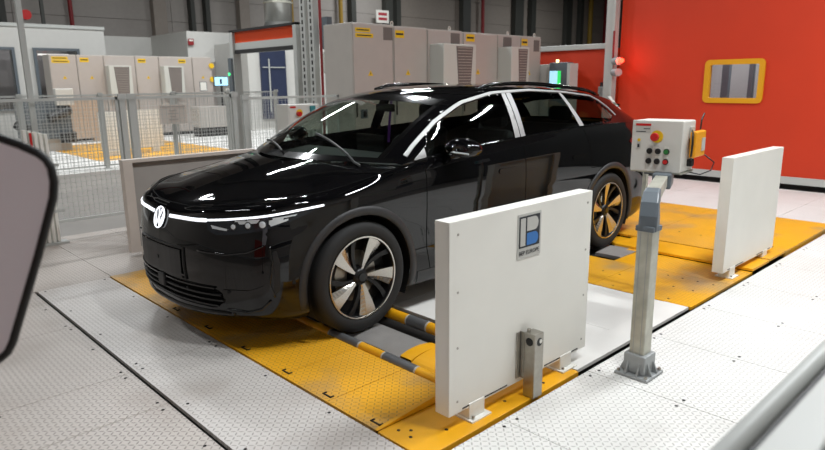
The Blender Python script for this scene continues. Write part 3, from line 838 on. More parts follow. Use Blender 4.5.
# roof rails
for s in (1, -1):
    pts = []
    for k in range(25):
        x = -1.42-1.8*k/24; h = hitn('top', x, s*.60)
        e = min(1, k/3, (24-k)/3); pts.append(h[0]+Vector((0, 0, .002+.026*math.sin(e*PI/2))))
    MB().tube(pts, .016, 8).build('roof_rail', MT['gloss'], car, smooth=True)
h = hitn('top', -3.25, 0); fin = MB().prism([(-3.15, h[0].z), (-3.34, h[0].z-.01), (-3.34, h[0].z+.055), (-3.30, h[0].z+.06)], 1, -.02, .02); fin.build('roof_antenna', MT['gloss'], car, bevel=.008)
# rear spoiler lip
sp = MB(); rows = []
for k in range(13):
    y = -.60+1.2*k/12; h = hitn('top', -3.45-.08*(1-(y/.6)**2), y)
    z = h[0].z; x = h[0].x
    rows.append([(x, y, z+.004), (x-.10, y, z-.005), (x-.20, y, z-.024), (x-.19, y, z-.045), (x-.04, y, z-.06)])
sp.grid(np.array(rows)).build('roof_spoiler', MT['paint'], car, smooth=True)
# tail lamps
for mir in (False, True):
    P = [(-.52, 1.02), (-2.2, 1.04), (-2.2, .93), (-.5, .92)]
    patch_mb([(-3.72, 1.01), (-3.34, 1.03), (-3.28, .985), (-3.38, .94), (-3.72, .92)][::-1], 'side', .006, .02, mir).build('tail_lamp', MT['tail'], car, smooth=True, fix=False)
patch_mb([(-.72, .93), (.72, .93), (.72, 1.01), (-.72, 1.01)], 'rear', .006, .03).build('tail_light_bar', MT['tail'], car, smooth=True, fix=False)
patch_mb([(-.65, .26), (.65, .26), (.6, .42), (-.6, .42)], 'rear', .005, .03).build('rear_valance', MT['satin'], car, smooth=True, fix=False)
# underbody
MB().box(-3.75, .62, -.58, .58, .17, .21).build('underbody', MT['black'], car)
MB().box(-2.5, -.45, -.80, .80, .17, .21).build('floor_pan', MT['black'], car)
# --- front end
def fboth(poly, fr, off, step, name, m, mirror=True):
    o = patch_mb(poly, fr, off, step); o.build(name, MT[m], car, smooth=True, fix=False)
    if mirror: patch_mb(poly, fr, off, step, True).build(name, MT[m], car, smooth=True, fix=False)
# headlamps in (s, z), s = (y-x)/sqrt2
HL = smooth2([(-.235, .800), (-.10, .808), (.05, .818), (.20, .832), (.44, .856)], 4)+smooth2([(.43, .848), (.30, .798), (.17, .758), (.05, .732), (-.08, .716), (-.17, .712), (-.222, .735)], 4)
MT['lampdark'] = mat('headlamp_inner_grey', '#3c4046', .18, .7)
fboth(HL, 'diag', .002, .014, 'headlamp_housing', 'lampdark')
for mir in (False, True):
    ribbon([(-.235, .790), (-.10, .800), (.05, .815), (.20, .832), (.44, .858)], 'diag', .013, .007, .002, mir, step=.02).build('daylight_strip', MT['drl'], car)
    ribbon([(.105, .780), (.11, .783)], 'front', .02, .001, 0, mir).build('daylight_joint', MT['gloss'], car)
    ribbon([(.115, .776), (.25, .781), (.40, .786), (.475, .790)], 'front', .022, .006, .001, mir, step=.02).build('light_bar', MT['drl'], car)
    # projector lenses and reflectors inside the lamp
    for s_, z_, r_, m_ in ((.115, .778, .026, 'lens'), (.03, .770, .022, 'lens'), (-.06, .760, .020, 'lens')):
        h = hitn('diag', s_, z_); p, n = h; q = Vector((p.x, -p.y, p.z)) if mir else p; nn = Vector((n.x, -n.y, n.z)) if mir else n
        MB().cyl(q+nn*.002, q+nn*.006, r_, 18).build('lamp_bezel', MT['satin'], car)
        MB().cyl(q+nn*.006, q+nn*.009, r_*.72, 18, r_*.4).build('projector_lens', MT[m_], car, smooth=False)
    for k, (P) in enumerate(([(-.04, .792), (.10, .806), (.085, .785), (-.02, .775)], [(.15, .80), (.23, .812), (.22, .79), (.15, .775)], [(.15, .785), (.26, .805), (.25, .792), (.16, .766)], [(-.20, .765), (-.09, .745), (-.10, .735), (-.19, .745)], [(.16, .812), (.30, .824), (.29, .815), (.17, .803)], [(-.05, .795), (.08, .806), (.08, .798), (-.05, .788)])):
        patch_mb(P, 'diag', .005, .01, mir).build('lamp_reflector', MT['lens'], car, fix=False)
# badge: ring with V over W, lit white
h = hitn('front', 0, .752); p, n = h; R_ = .066
X = Vector((0, 1, 0)); Y = n.cross(X).normalized()
if Y.z < 0: Y = -Y
def E2(u, v, d=.010): return p+X*(u*R_)+Y*(v*R_)+n*d
MB().cyl(p-n*.01, p+n*.006, R_*1.04, 40).build('badge_base', MT['gloss'], car)
bd = MB(); bd.tube([E2(math.cos(2*PI*i/40), math.sin(2*PI*i/40)) for i in range(40)], .0045, 8, closed=True)
def stroke(P, w=.10):
    for a, b in zip(P[:-1], P[1:]):
        d = Vector((b[0]-a[0], b[1]-a[1])).normalized(); q = Vector((-d.y, d.x))*w/2*1.0
        e = d*w*.18
        c = [(a[0]-e.x+q.x, a[1]-e.y+q.y), (a[0]-e.x-q.x, a[1]-e.y-q.y), (b[0]+e.x-q.x, b[1]+e.y-q.y), (b[0]+e.x+q.x, b[1]+e.y+q.y)]
        V_ = [E2(u, v, .004) for u, v in c]+[E2(u, v, .013) for u, v in c]
        bd.add(V_, [(3, 2, 1, 0), (4, 5, 6, 7), (0, 1, 5, 4), (1, 2, 6, 5), (2, 3, 7, 6), (3, 0, 4, 7)])
stroke([(-.36, .86), (0, .10), (.36, .86)]); stroke([(-.80, .48), (-.38, -.78), (0, .0), (.38, -.78), (.80, .48)])
bd.build('brand_badge', MT['drl'], car)
tag(car.children[-1], 'round white lit badge with V over W')
# number plate blank
h0 = hitn('front', 0, .505)[0]
pb = MB(); xs0 = h0.x+.004
rows = []
for k in range(11):
    y = -.285+.57*k/10; x = hitn('front', y, .51)[0].x+.012
    rows.append([(x, y, .425), (x+.002, y, .435), (x+.002, y, .585), (x, y, .595)])
pb.grid(np.array(rows)).build('plate_carrier', MT['satin'], car, smooth=False)
MB().box(xs0+.010, xs0+.014, -.012, .012, .50, .52).build('carrier_clip', MT['grille'], car)
fr = [[(-.30, .415), (.30, .415), (.30, .605), (-.30, .605)]]
ribbon(densify([(-.30, .415), (.30, .415), (.30, .605), (-.30, .605)], .03, True), 'front', .012, .010, 0, closed=True, step=.05).build('plate_recess', MT['grille'], car)
# lower grille opening with slats
GP = [(-.52, .385), (.52, .385), (.60, .33), (.50, .262), (-.50, .262), (-.60, .33)]
patch_mb(GP, 'front', .003, .03).build('grille_mesh', MT['seam'], car, fix=False)
for z in (.285, .318, .352):
    wd = .50+.08*(1-abs(z-.33)/.07)
    ribbon([(-wd, z), (wd, z)], 'front', .012, .016, .0, step=.04).build('grille_slat', MT['grille'], car)
ribbon([(-.52, .392), (.52, .392)], 'front', .010, .014, .0, step=.04).build('grille_upper_lip', MT['gloss'], car)
h = hitn('front', 0, .355); MB().box(h[0].x+.004, h[0].x+.026, -.045, .045, .318, .40).build('radar_cover', MT['satin'], car, bevel=.008)
for y in (-.30, .30):
    h = hitn('front', y, .36); MB().cyl(h[0]+Vector((0, 0, 0)), h[0]+h[1]*.012, .010, 12).build('parking_sensor', MT['grille'], car)
# splitter lip
ribbon([(-.60, .232), (-.40, .226), (0, .222), (.40, .226), (.60, .232)], 'front', .030, .014, 0, step=.03).build('splitter', MT['gloss'], car, smooth=True)
# bumper corner: recess in gloss with blade and air curtain
for mir in (False, True):
    patch_mb([(-.16, .385), (.02, .395), (.115, .43), (.16, .56), (.135, .64), (.17, .645), (.20, .55), (.185, .40), (.14, .30), (.02, .245), (-.12, .245)], 'diag', .005, .02, mir).build('bumper_corner_trim', MT['gloss'], car, smooth=True, fix=False)
    ribbon([(-.13, .262), (0, .256), (.09, .285), (.145, .34)], 'diag', .014, .010, .004, mir, step=.02).build('corner_blade', MT['gloss'], car, smooth=True)
    patch_mb([(.155, .35), (.20, .40), (.205, .56), (.185, .64), (.165, .62), (.175, .52), (.165, .42)], 'diag', .008, .012, mir).build('air_curtain_slot', MT['grille'], car, fix=False)
    ribbon([(.15, .66), (.165, .56), (.145, .44), (.17, .36)], 'diag', .012, .016, .003, mir, step=.02).build('air_curtain_edge', MT['gloss'], car, smooth=True)
    ribbon([(-.30, .61), (-.12, .60), (.02, .62), (.12, .66)], 'diag', .012, .007, 0, mir, step=.02).build('bumper_crease', MT['paint'], car, smooth=True)
# door mirrors
for s in (1, -1):
    M = []
    for i in range(13):       # egg shaped housing: rings along x
        a = PI*i/12; xx = math.cos(a); rr = math.sin(a)**.75
        ring = []
        for k in range(20):
            b_ = 2*PI*k/20; yy = math.cos(b_); zz = math.sin(b_)
            ring.append((-.80-.035+.095*xx-.03*(yy), s*(1.000+.115*rr*yy), 1.118+.066*rr*zz-.012*yy))
        M.append(ring)
    mm = MB(); V_ = [p for r in M for p in r]; F_ = [(i*20+k, i*20+(k+1) % 20, (i+1)*20+(k+1) % 20, (i+1)*20+k) for i in range(12) for k in range(20)]
    mm.add(V_, F_); mo = mm.build('door_mirror', MT['paint'], car, smooth=True)
    MB().tube([(-.80, s*.875, 1.045), (-.82, s*.91, 1.055), (-.83, s*.96, 1.075)], [.03, .026, .03], 10).build('mirror_arm', MT['gloss'], mo, smooth=True)
    MB().tube([(-.745, s*.93, 1.100), (-.735, s*1.01, 1.094), (-.775, s*1.10, 1.085)], .006, 6).build('mirror_indicator', MT['lens'], mo)
# wheels
def make_wheel(cx, s, rz):
    cy = s*.80; hw = .118
    wl = empty('wheel', (cx, s*.80, .36), None, None, parent=car)
    T_ = [(.262, -hw+.012), (.285, -hw), (.325, -hw-.004), (.348, -hw+.012), (.359, -hw+.03), (.36, -.05), (.36, .05), (.359, hw-.03), (.348, hw-.012), (.325, hw+.004), (.285, hw), (.262, hw-.012)]
    MB().lathe(T_, (cx, cy, .36), 1, 64, True).build('tyre', MT['rubber'], wl, smooth=True)
    o = s*(hw-.008)   # outer face offset
    MB().lathe([(.262, s*(hw-.012)), (.266, o+s*.004), (.258, o+s*.004), (.252, o-s*.006), (.246, o-s*.07), (.235, -o), (.262, -o)], (cx, cy, .36), 1, 64, True).build('rim_barrel', MT['alloydark'], wl, smooth=False)
    MB().lathe([(.264, o-s*.002), (.266, o+s*.006), (.257, o+s*.006), (.255, o-s*.002)], (cx, cy, .36), 1, 64, True).build('rim_edge', MT['alloy'], wl)
    MB().lathe([(.0, o-s*.085), (.245, o-s*.085)], (cx, cy, .36), 1, 40).build('rim_back', MT['black'], wl)
    MB().lathe([(.0, o-s*.014), (.035, o-s*.014), (.052, o-s*.022), (.06, o-s*.04), (.06, o-s*.08)], (cx, cy, .36), 1, 24).build('hub', MT['alloydark'], wl, smooth=True)
    MB().lathe([(.0, o-s*.008), (.026, o-s*.008), (.029, o-s*.016)], (cx, cy, .36), 1, 24).build('centre_cap', MT['gloss'], wl)
    def pt(r, a, d): return (cx+r*math.cos(a), cy+o+s*d, .36+r*math.sin(a))
    nb = 5
    for k in range(nb):
        a0 = rz+2*PI*k/nb
        # broad machined blade
        rows = []
        for i in range(9):
            t = i/8; r = .045+.212*t; wdt = .022+.105*t**1.1; sw = .12*(1-t)*s*-1
            c = a0+sw; ha = wdt/2/r; dep = -.026+.024*t
            rows.append([pt(r, c-ha, dep-.03), pt(r, c-ha, dep), pt(r, c+ha*.25, dep-.001), pt(r, c+ha, dep-.016), pt(r, c+ha, dep-.04)])
        MB().grid(np.array(rows)).build('blade', MT['alloy'], wl)
        # narrow dark companion spoke
        rows = []
        for i in range(9):
            t = i/8; r = .05+.205*t; wdt = .016+.022*t; sw = .12*(1-t)*s*-1
            c = a0+sw+.56*s*(.55+.45*t)*1.0; ha = wdt/2/r; dep = -.034+.020*t
            rows.append([pt(r, c-ha, dep-.03), pt(r, c-ha, dep), pt(r, c+ha, dep), pt(r, c+ha, dep-.03)])
        MB().grid(np.array(rows)).build('spoke', MT['alloydark'], wl)
    for k in range(5):
        a = rz+.3+2*PI*k/5; MB().cyl(pt(.04, a, -.03), pt(.04, a, -.014), .008, 8).build('wheel_bolt', MT['alloydark'], wl)
    MB().lathe([(.07, o-s*.08), (.165, o-s*.08), (.165, o-s*.09)], (cx, cy, .36), 1, 40).build('brake_disc', MT['steel'], wl)
for cx, _ in WC:
    for s in (1, -1): make_wheel(cx, s, .80 if cx == 0 else .35)
# white protective film hanging at the edge of the tailgate
for mir in (1,):
    MB().prism([(-3.42, 1.395), (-3.47, 1.405), (-3.87, 1.155)], 1, .585, .589).build('protective_film', MT['white'], car)
# interior
MB().prism([(-.36, 1.0), (-.75, 1.04), (-.88, 1.0), (-.92, .75), (-.36, .7)], 1, -.74, .74).build('dashboard', MT['interior'], car, bevel=.03)
MB().tube([(-.885, .37+.18*math.cos(a), 1.0+.17*math.sin(a)) for a in np.linspace(0, 2*PI, 24, endpoint=False)], .014, 8, closed=True).build('steering_wheel', MT['interior'], car, smooth=True)
MB().box(-.93, -.87, .33, .41, .95, 1.05).build('steering_hub', MT['interior'], car, bevel=.02)
MB().box(-.86, -.84, -.17, .17, .98, 1.16).build('centre_screen', MT['gloss'], car, bevel=.006)
for y in (-.38, .38):
    MB().prism([(-1.15, .45), (-1.65, .42), (-1.68, .58), (-1.15, .62)], 1, y-.25, y+.25).build('seat_cushion', MT['interior'], car, bevel=.05)
    MB().prism([(-1.60, .5), (-1.78, .5), (-1.93, 1.15), (-1.82, 1.17)], 1, y-.24, y+.24).build('seat_backrest', MT['interior'], car, bevel=.05)
    MB().box(-1.97, -1.86, y-.13, y+.13, 1.17, 1.36).build('headrest', MT['interior'], car, bevel=.04)
MB().prism([(-2.35, .5), (-2.85, .5), (-2.85, .65), (-2.35, .62)], 1, -.62, .62).build('rear_bench', MT['interior'], car, bevel=.05)
MB().prism([(-2.70, .6), (-2.86, .6), (-2.98, 1.15), (-2.88, 1.17)], 1, -.62, .62).build('rear_backrest', MT['interior'], car, bevel=.05)
for y in (-.36, .36): MB().box(-3.0, -2.90, y-.12, y+.12, 1.17, 1.32).build('headrest', MT['interior'], car, bevel=.04)
MB().box(-1.02, -1.0, -.11, .11, 1.33, 1.39).build('rear_view_mirror', MT['gloss'], car, bevel=.01)
MB().tube([(-1.62, -.60, 1.42), (-1.64, -.66, 1.2), (-1.66, -.70, 1.0)], .012, 6).build('seat_belt', MT['purple'], car)

# ------------------------------------------------------------------ ROLLER SETS OF THE TEST STAND
def roller_set(xc, y0, y1, label, full=True):
    r = empty('roller_set', (xc, (y0+y1)/2, -.06), label, 'roller set', 'roller sets under the car wheels')
    R0 = .42; zc = -R0-.002
    def arc(ya, yb, rr, m, name, hw=.135):
        a0 = math.asin(hw/rr); n = 14; V = []; F = []
        for i in range(n+1):
            a = -a0+2*a0*i/n
            for y in (ya, yb): V.append((xc+rr*math.sin(a), y, zc+rr*math.cos(a)))
        for i in range(n): F.append((2*i, 2*i+1, 2*i+3, 2*i+2))
        V += [(xc-hw, ya, zc+.2), (xc+hw, ya, zc+.2), (xc-hw, yb, zc+.2), (xc+hw, yb, zc+.2)]; k = 2*n+2
        F.append(tuple([2*i for i in range(n+1)]+[k+1, k])); F.append(tuple([2*i+1 for i in range(n+1)]+[k+3, k+2]))
        return MB().add(V, F).build(name, m, r, smooth=False)
    arc(y0+.10, y1-.10, R0, MT['drum'], 'roller_drum')
    arc(y0, y0+.095, R0+.012, MT['ysmooth'], 'drum_shield'); arc(y1-.095, y1, R0+.012, MT['ysmooth'], 'drum_shield')
    return r
def bar(x, z, ya, yb, rad, bands, label, grp='striped roller bars'):
    t = empty('striped_bar', (x, (ya+yb)/2, z-rad), label, 'bar', grp)
    MB().cyl((x, ya, z), (x, yb, z), rad, 24).build('bar_tube', MT['ysmooth'], t, smooth=False)
    for a, b in bands:
        MB().cyl((x, a, z), (x, b, z), rad+.002, 24).build('grey_band', MT['reflect'], t)
        MB().cyl((x, a-.012, z), (x, a, z), rad+.0015, 24).build('pale_edge', MT['silverlabel'], t); MB().cyl((x, b, z), (x, b+.012, z), rad+.0015, 24).build('pale_edge', MT['silverlabel'], t)
    return t
roller_set(-.06, .52, 1.42, 'grey roller drum with yellow shields under the near front wheel of the car')
MB().prism([(-.23, -.055), (.10, -.055), (.10, -.02), (-.23, -.02)], 1, 1.44, 1.885).build('pit_cover', MT['ysmooth'], floor)
cvb = MB(); nn = 12
VV = []
for i in range(nn+1):
    a = PI*i/nn
    for y, k in ((1.44, 1), (1.885, 1)): VV.append((-.065-.165*math.cos(a), y, -.03+.05*math.sin(a)*k))
cvb.add(VV, [(2*i, 2*i+1, 2*i+3, 2*i+2) for i in range(nn)]+[tuple(2*i for i in range(nn+1)), tuple(2*i+1 for i in range(nn+1))]).build('drum_cover', MT['ysmooth'], floor)
bar(.176, .004, .10, 1.885, .030, [(.80, 1.08), (1.31, 1.57)], 'yellow bar with two grey bands in front of the near front wheel')
bar(-.285, .030, .55, 1.9, .036, [(1.03, 1.20)], 'thick yellow bar with one grey band behind the near front wheel')
roller_set(-.06, -1.45, -.55, 'grey roller drum under the far front wheel, deep in the shadow of the car')
r = roller_set(-3.03, .62, 1.20, 'grey roller drum beside the near rear wheel of the car')
MB().box(-3.12, -2.72, .95, 1.20, -.02, .009).build('tread_pad', MT['drum'], r)

# ------------------------------------------------------------------ BARRIERS
def barrier(xa, xb, yo, label, side=1, badge=False, zb=.072, zt=.975, th=.085, closed=True, m='white'):
    """yo = outer face y; side=+1 outer face towards +y; open tray on the inner side"""
    t = empty('wheel_barrier', ((xa+xb)/2, yo-side*th/2, 0), label, 'barrier', 'white barriers beside the roller stand')
    yi = yo-side*th; s = side
    MB().box(xb, xa, min(yo, yo-s*.006), max(yo, yo-s*.006), zb, zt).build('panel_sheet', MT[m], t, bevel=.002)
    for nm, a in (('end_rim', (xb, xb+.006, zb, zt)), ('end_rim', (xa-.006, xa, zb, zt)), ('top_rim', (xb+.006, xa-.006, zt-.006, zt)), ('bottom_rim', (xb+.006, xa-.006, zb, zb+.006))):
        y0, y1 = sorted((yi, yo-s*.006)); MB().box(a[0], a[1], y0, y1, a[2], a[3]).build(nm, MT[m], t)
    y0, y1 = sorted((yi, yi+s*.006)); lw_ = .085
    for a in ((xb+.006, xb+lw_, zb+.006, zt-.006), (xa-lw_, xa-.006, zb+.006, zt-.006)):
        MB().box(a[0], a[1], y0, y1, a[2], a[3]).build('inner_lip', MT[m], t)
    for a in ((xb+lw_, xa-lw_, zt-.03, zt-.006), (xb+lw_, xa-lw_, zb+.006, zb+.05)):
        MB().box(a[0], a[1], y0, y1, a[2], a[3]).build('inner_lip', MT[m], t)
    if not closed:
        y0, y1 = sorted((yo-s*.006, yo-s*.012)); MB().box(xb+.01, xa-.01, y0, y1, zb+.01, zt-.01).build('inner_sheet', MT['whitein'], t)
    for fx in (xa-.19, xb+.20):
        b = MB(); y0, y1 = sorted((yi, yo+s*.004)); b.box(fx-.055, fx+.055, y0, y1, .004, zb+.02); b.build('foot', MT[m], t, bevel=.003)
        y0, y1 = sorted((yi-s*.02, yo+s*.022)); MB().box(fx-.075, fx+.065, y0, y1+.01, .004, .012).build('foot_plate', MT[m], t)
        MB().cyl((fx+.035, yo+s*.012, .016), (fx+.035, yo+s*.012, .024), .007, 8).build('foot_bolt', MT['steel'], t)
    y0, y1 = sorted((yo, yo+s*.0015))
    MB().box(xb+.08, xb+.40, y0, y1, zb+.010, zb+.016).build('bottom_slot', MT['dark'], t); MB().box(xa-.42, xa-.09, y0, y1, zb+.010, zb+.016).build('bottom_slot', MT['dark'], t)
    if badge:
        for k in range(4):
            z = zb+.06+(zt-zb-.12)*k/3
            for x in (xa-.055, xb+.045): MB().cyl((x, yo, z), (x, yo+.002, z), .006, 10).build('rivet', MT['steel'], t)
    return t
ba = barrier(.505, -.63, 2.12, 'large white barrier panel nearest the camera with a blue square emblem', badge=True)
barrier(-2.615, -3.74, 2.12, 'plain white barrier panel beside the rear yellow plates on the right')
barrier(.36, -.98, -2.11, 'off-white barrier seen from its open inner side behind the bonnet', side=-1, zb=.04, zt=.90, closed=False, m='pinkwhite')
# emblem: frame, tall white bar, P-shaped white bowl, blue quarter
bx, bz = -.062, .845; w_, h_ = .145, .16
yb_ = 2.1205
MB().box(bx-.094, bx+.094, yb_, yb_+.002, bz-.128, bz+.092).build('emblem_label', MT['silverlabel'], ba)
MB().box(bx-.083, bx+.083, yb_+.002, yb_+.003, bz-.075, bz+.080).build('emblem_frame', MT['ink'], ba)
# camera sees this face with +x to the left
MB().box(bx+.034, bx+.073, yb_+.003, yb_+.004, bz-.066, bz+.071).build('emblem_bar', MT['silverlabel'], ba)
def dshape(x0, x1, z0, z1, n=10):   # flat on the +x side, round on the -x side
    r = (z1-z0)/2; P = [(x0, z0), (x0, z1)]; cx = x1+r*.9
    for i in range(n+1):
        a = PI/2-PI*i/n; P.append((cx-r*.9*math.cos(a), (z0+z1)/2+r*math.sin(a)))
    return P
MB().prism(dshape(bx+.022, bx-.070, bz+.004, bz+.071), 1, yb_+.003, yb_+.004).build('emblem_bowl', MT['silverlabel'], ba)
MB().prism(dshape(bx+.022, bx-.070, bz-.066, bz-.006), 1, yb_+.003, yb_+.004).build('emblem_quarter', MT['blue'], ba)
text('emblem_lettering', 'BEP EUROPE', .030, MT['ink'], ba, facing(Vector((bx, yb_+.003, bz-.102)), 90), .0005)

# stainless sensor post in front of the near barrier
sp_ = empty('sensor_post', (-.04, 2.165, .012), 'short brushed steel box post with two round holes before the emblem barrier', 'post')
b = MB(); b.box(-.085, -.012, 2.145, 2.212, .004, .345); b.build('post_box', MT['steel'], sp_, bevel=.004)
MB().box(-.004, .022, 2.122, 2.128, .10, .345).build('back_flange', MT['steel'], sp_, bevel=.002)
MB().box(-.012, -.008, 2.122, 2.15, .10, .345).build('side_flange', MT['steel'], sp_)
MB().cyl((-.0125, 2.178, .302), (-.010, 2.178, .302), .021, 24).build('round_hole', MT['black'], sp_)
MB().cyl((-.048, 2.211, .302), (-.048, 2.214, .302), .021, 24).build('round_hole', MT['black'], sp_)
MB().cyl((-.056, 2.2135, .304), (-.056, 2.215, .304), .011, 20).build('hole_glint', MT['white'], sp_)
MB().cyl((-.03, 2.16, .345), (-.03, 2.16, .362), .010, 12).build('top_screw', MT['steel'], sp_)

# ------------------------------------------------------------------ CONTROL STAND
cs = empty('control_stand', (-.67, 2.43, 0), 'grey push-button control box on a square metal pole before the red wall', 'control box')
px, py = -.67, 2.43
bs = MB(); bs.box(px-.095, px+.095, py-.095, py+.095, 0, .018); bs.build('base_plate', MT['castgrey'], cs, bevel=.006)
MB().prism([(px-.062, py-.062), (px+.062, py-.062), (px+.062, py+.062), (px-.062, py+.062)], 2, .018, .125).build('base_socket', MT['castgrey'], cs, bevel=.008)
for dx, dy in ((1, 0), (-1, 0), (0, 1), (0, -1)):
    for k in (-.032, .032):
        if dx: P = [(px+dx*.062, .018), (px+dx*.092, .018), (px+dx*.062, .085)]; MB().prism(P, 1, py+k-.005, py+k+.005).build('gusset', MT['castgrey'], cs)
        else: P = [(py+dy*.062, .018), (py+dy*.092, .018), (py+dy*.062, .085)]; MB().prism(P, 0, px+k-.005, px+k+.005).build('gusset', MT['castgrey'], cs)
for dx in (-1, 1):
    for dy in (-1, 1): MB().cyl((px+dx*.078, py+dy*.078, .018), (px+dx*.078, py+dy*.078, .03), .01, 6).build('anchor_bolt', MT['steel'], cs)
MB().box(px-.042, px+.042, py-.042, py+.042, .12, .805).build('pole', MT['galv'], cs, bevel=.006)
for s_ in (-.02, .02):
    MB().box(px+.042, px+.0432, py+s_-.0015, py+s_+.0015, .13, .80).build('pole_groove', MT['castgrey'], cs)
def rectube(path, wds, m, name, bev=.01):
    pts = [Vector(p) for p in path]; V = []; F = []
    for i, p in enumerate(pts):
        d = (pts[min(i+1, len(pts)-1)]-pts[max(i-1, 0)]).normalized()
        a = d.cross(Vector((.33, -.94, 0))); a = Vector((.33, .0, 0)) if a.length < .1 else a.normalized()
        sd = Vector((-.28, .96, 0)).normalized(); a = sd.cross(d).normalized(); hw, hh = wds[i]
        V += [p+sd*hw+a*hh, p-sd*hw+a*hh, p-sd*hw-a*hh, p+sd*hw-a*hh]
    for i in range(len(pts)-1):
        for k in range(4): F.append((i*4+k, i*4+(k+1) % 4, i*4+4+(k+1) % 4, i*4+4+k))
    n = len(pts)*4; F += [(3, 2, 1, 0), (n-4, n-3, n-2, n-1)]
    return MB().add(V, F).build(name, MT[m], cs, bevel=bev)
BXc = (-1.50, 2.10)
rectube([(px, py, .795), (px, py, .87), (px-.02, py-.01, .915), (px-.07, py-.03, .95), (px-.13, py-.05, .965)], [(.046, .046), (.046, .046), (.045, .045), (.042, .042), (.039, .039)], 'bluegrey', 'elbow')
MB().box(px-.050, px+.050, py-.050, py+.050, .796, .826).build('collar', MT['bluegrey'], cs, bevel=.006)
rectube([(px-.12, py-.048, .962), (-1.36, 2.16, .955)], [(.036, .034), (.036, .034)], 'galv', 'support_arm', .006)
rectube([(-1.30, 2.185, .953), (-1.50, 2.11, .955)], [(.055, .045), (.055, .045)], 'bluegrey', 'tilt_bracket')
MB().box(-1.58, -1.40, 2.02, 2.18, .975, 1.0).build('mounting_plate', MT['bluegrey'], cs, bevel=.004)
# the enclosure, turned by 7 degrees
AZ = math.radians(6)
def bl(x, y, z): # local: x depth (front=0, back negative), y along the front from left to right
    c, s = math.cos(AZ), math.sin(AZ); return Vector((-1.365+x*c-y*s, 1.945+x*s+y*c, 1.0+z))
def lbox(x0, x1, y0, y1, z0, z1):
    m = MB().box(x0, x1, y0, y1, z0, z1); m.v = [tuple(bl(*v)) for v in m.v]; return m
def lcyl(a, b, r, n=20, r1=None): return MB().cyl(bl(*a), bl(*b), r, n, r1)
EW, EH, ED = .305, .31, .245
lbox(-ED, -.012, 0, EW, 0, EH).build('enclosure', MT['boxgrey'], cs, bevel=.008)
lbox(-.012, 0, -.002, EW+.002, -.002, EH+.002).build('enclosure_door', MT['boxgrey'], cs, bevel=.005)
lbox(-ED-.004, -.02, -.004, EW+.004, -.012, -.002).build('drip_edge', MT['galv'], cs)
lbox(.0, .001, .02, .115, EH-.032, EH-.018).build('red_label', MT['red'], cs)
lbox(.0, .0012, .02, .115, EH-.075, EH-.034).build('type_label', MT['silverlabel'], cs)
for k, (a, c) in enumerate(((.07, .11), (.025, .085))): lbox(.0012, .0018, a, c, EH-.052-.018*k, EH-.047-.018*k).build('label_line', MT['ink'], cs)
lcyl((0, .155, EH-.095), (.003, .155, EH-.095), .038, 28).build('yellow_ring', MT['yellowp'], cs)
es_ = lcyl((.003, .155, EH-.095), (.03, .155, EH-.095), .014).build('stop_stem', MT['black'], cs)
lcyl((.028, .155, EH-.095), (.052, .155, EH-.095), .025, 24).build('emergency_stop', MT['red'], cs, bevel=.004)
lbox(0, .001, .14, .17, EH-.155, EH-.135).build('switch_label', MT['silverlabel'], cs)
lcyl((0, .045, EH-.12), (.002, .045, EH-.12), .010).build('yellow_dot', MT['yellowp'], cs)
lbox(0, .003, .035, .056, EH-.175, EH-.13).build('key_switch_plate', MT['silverlabel'], cs); lbox(.003, .008, .040, .050, EH-.165, EH-.145).build('key_switch', MT['ink'], cs)
for r_, row in enumerate((('black', 'black', 'green'), ('black', 'black', 'red'))):
    for k, m_ in enumerate(row):
        y = .115+.052*k+(.0 if r_ == 0 else -.002); z = EH-.185-.062*r_
        lcyl((0, y, z), (.006, y, z), .018, 20).build('button_collar', MT['satin'], cs)
        lcyl((.006, y, z), (.014, y, z), .0135, 20).build('push_button', MT[m_], cs)
        if k == 2 or (r_ == 1 and k == 1): lbox(0, .002, y-.014, y+.014, z+.019, z+.033).build('button_label', MT['white'], cs)
for y in (.02, EW-.02):
    lcyl((-.06, y, -.02), (-.06, y, -.002), .008, 10).build('cable_gland', MT['black'], cs)
# side bracket and cable on the right-hand side
lbox(-.20, -.13, EW, EW+.012, .20, .27).build('side_bracket', MT['silverlabel'], cs)
MB().tube([bl(-.14, EW+.012, .25), bl(-.10, EW+.03, .24), bl(-.09, EW+.035, .18), bl(-.10, EW+.03, .10), bl(-.13, EW+.02, .06)], .006, 8).build('side_cable', MT['black'], cs, smooth=True)
lbox(-.17, -.12, EW, EW+.03, .03, .075).build('cable_connector', MT['black'], cs, bevel=.004)
MB().tube([bl(-.19, EW*.9, -.01), bl(-.24, EW+.05, -.03), bl(-.32, EW+.09, -.01), bl(-.34, EW+.10, .04), bl(-.30, EW+.05, .09)], .004, 6).build('hanging_cable', MT['black'], cs, smooth=True)
pd = empty('hand_pendant', bl(-.26, EW+.03, .09), 'orange yellow hand pendant hanging on the side of the control box', 'pendant')
lbox(-.30, -.10, EW+.014, EW+.05, .085, .245).build('pendant_body', MT['pendant'], pd, bevel=.008)
lbox(-.285, -.22, EW+.05, EW+.053, .12, .20).build('pendant_keypad', MT['silverlabel'], pd)
MB().tube([bl(-.24, EW+.03, .25), bl(-.25, EW+.03, .31), bl(-.28, EW+.035, .35)], .005, 8).build('pendant_aerial', MT['black'], pd)
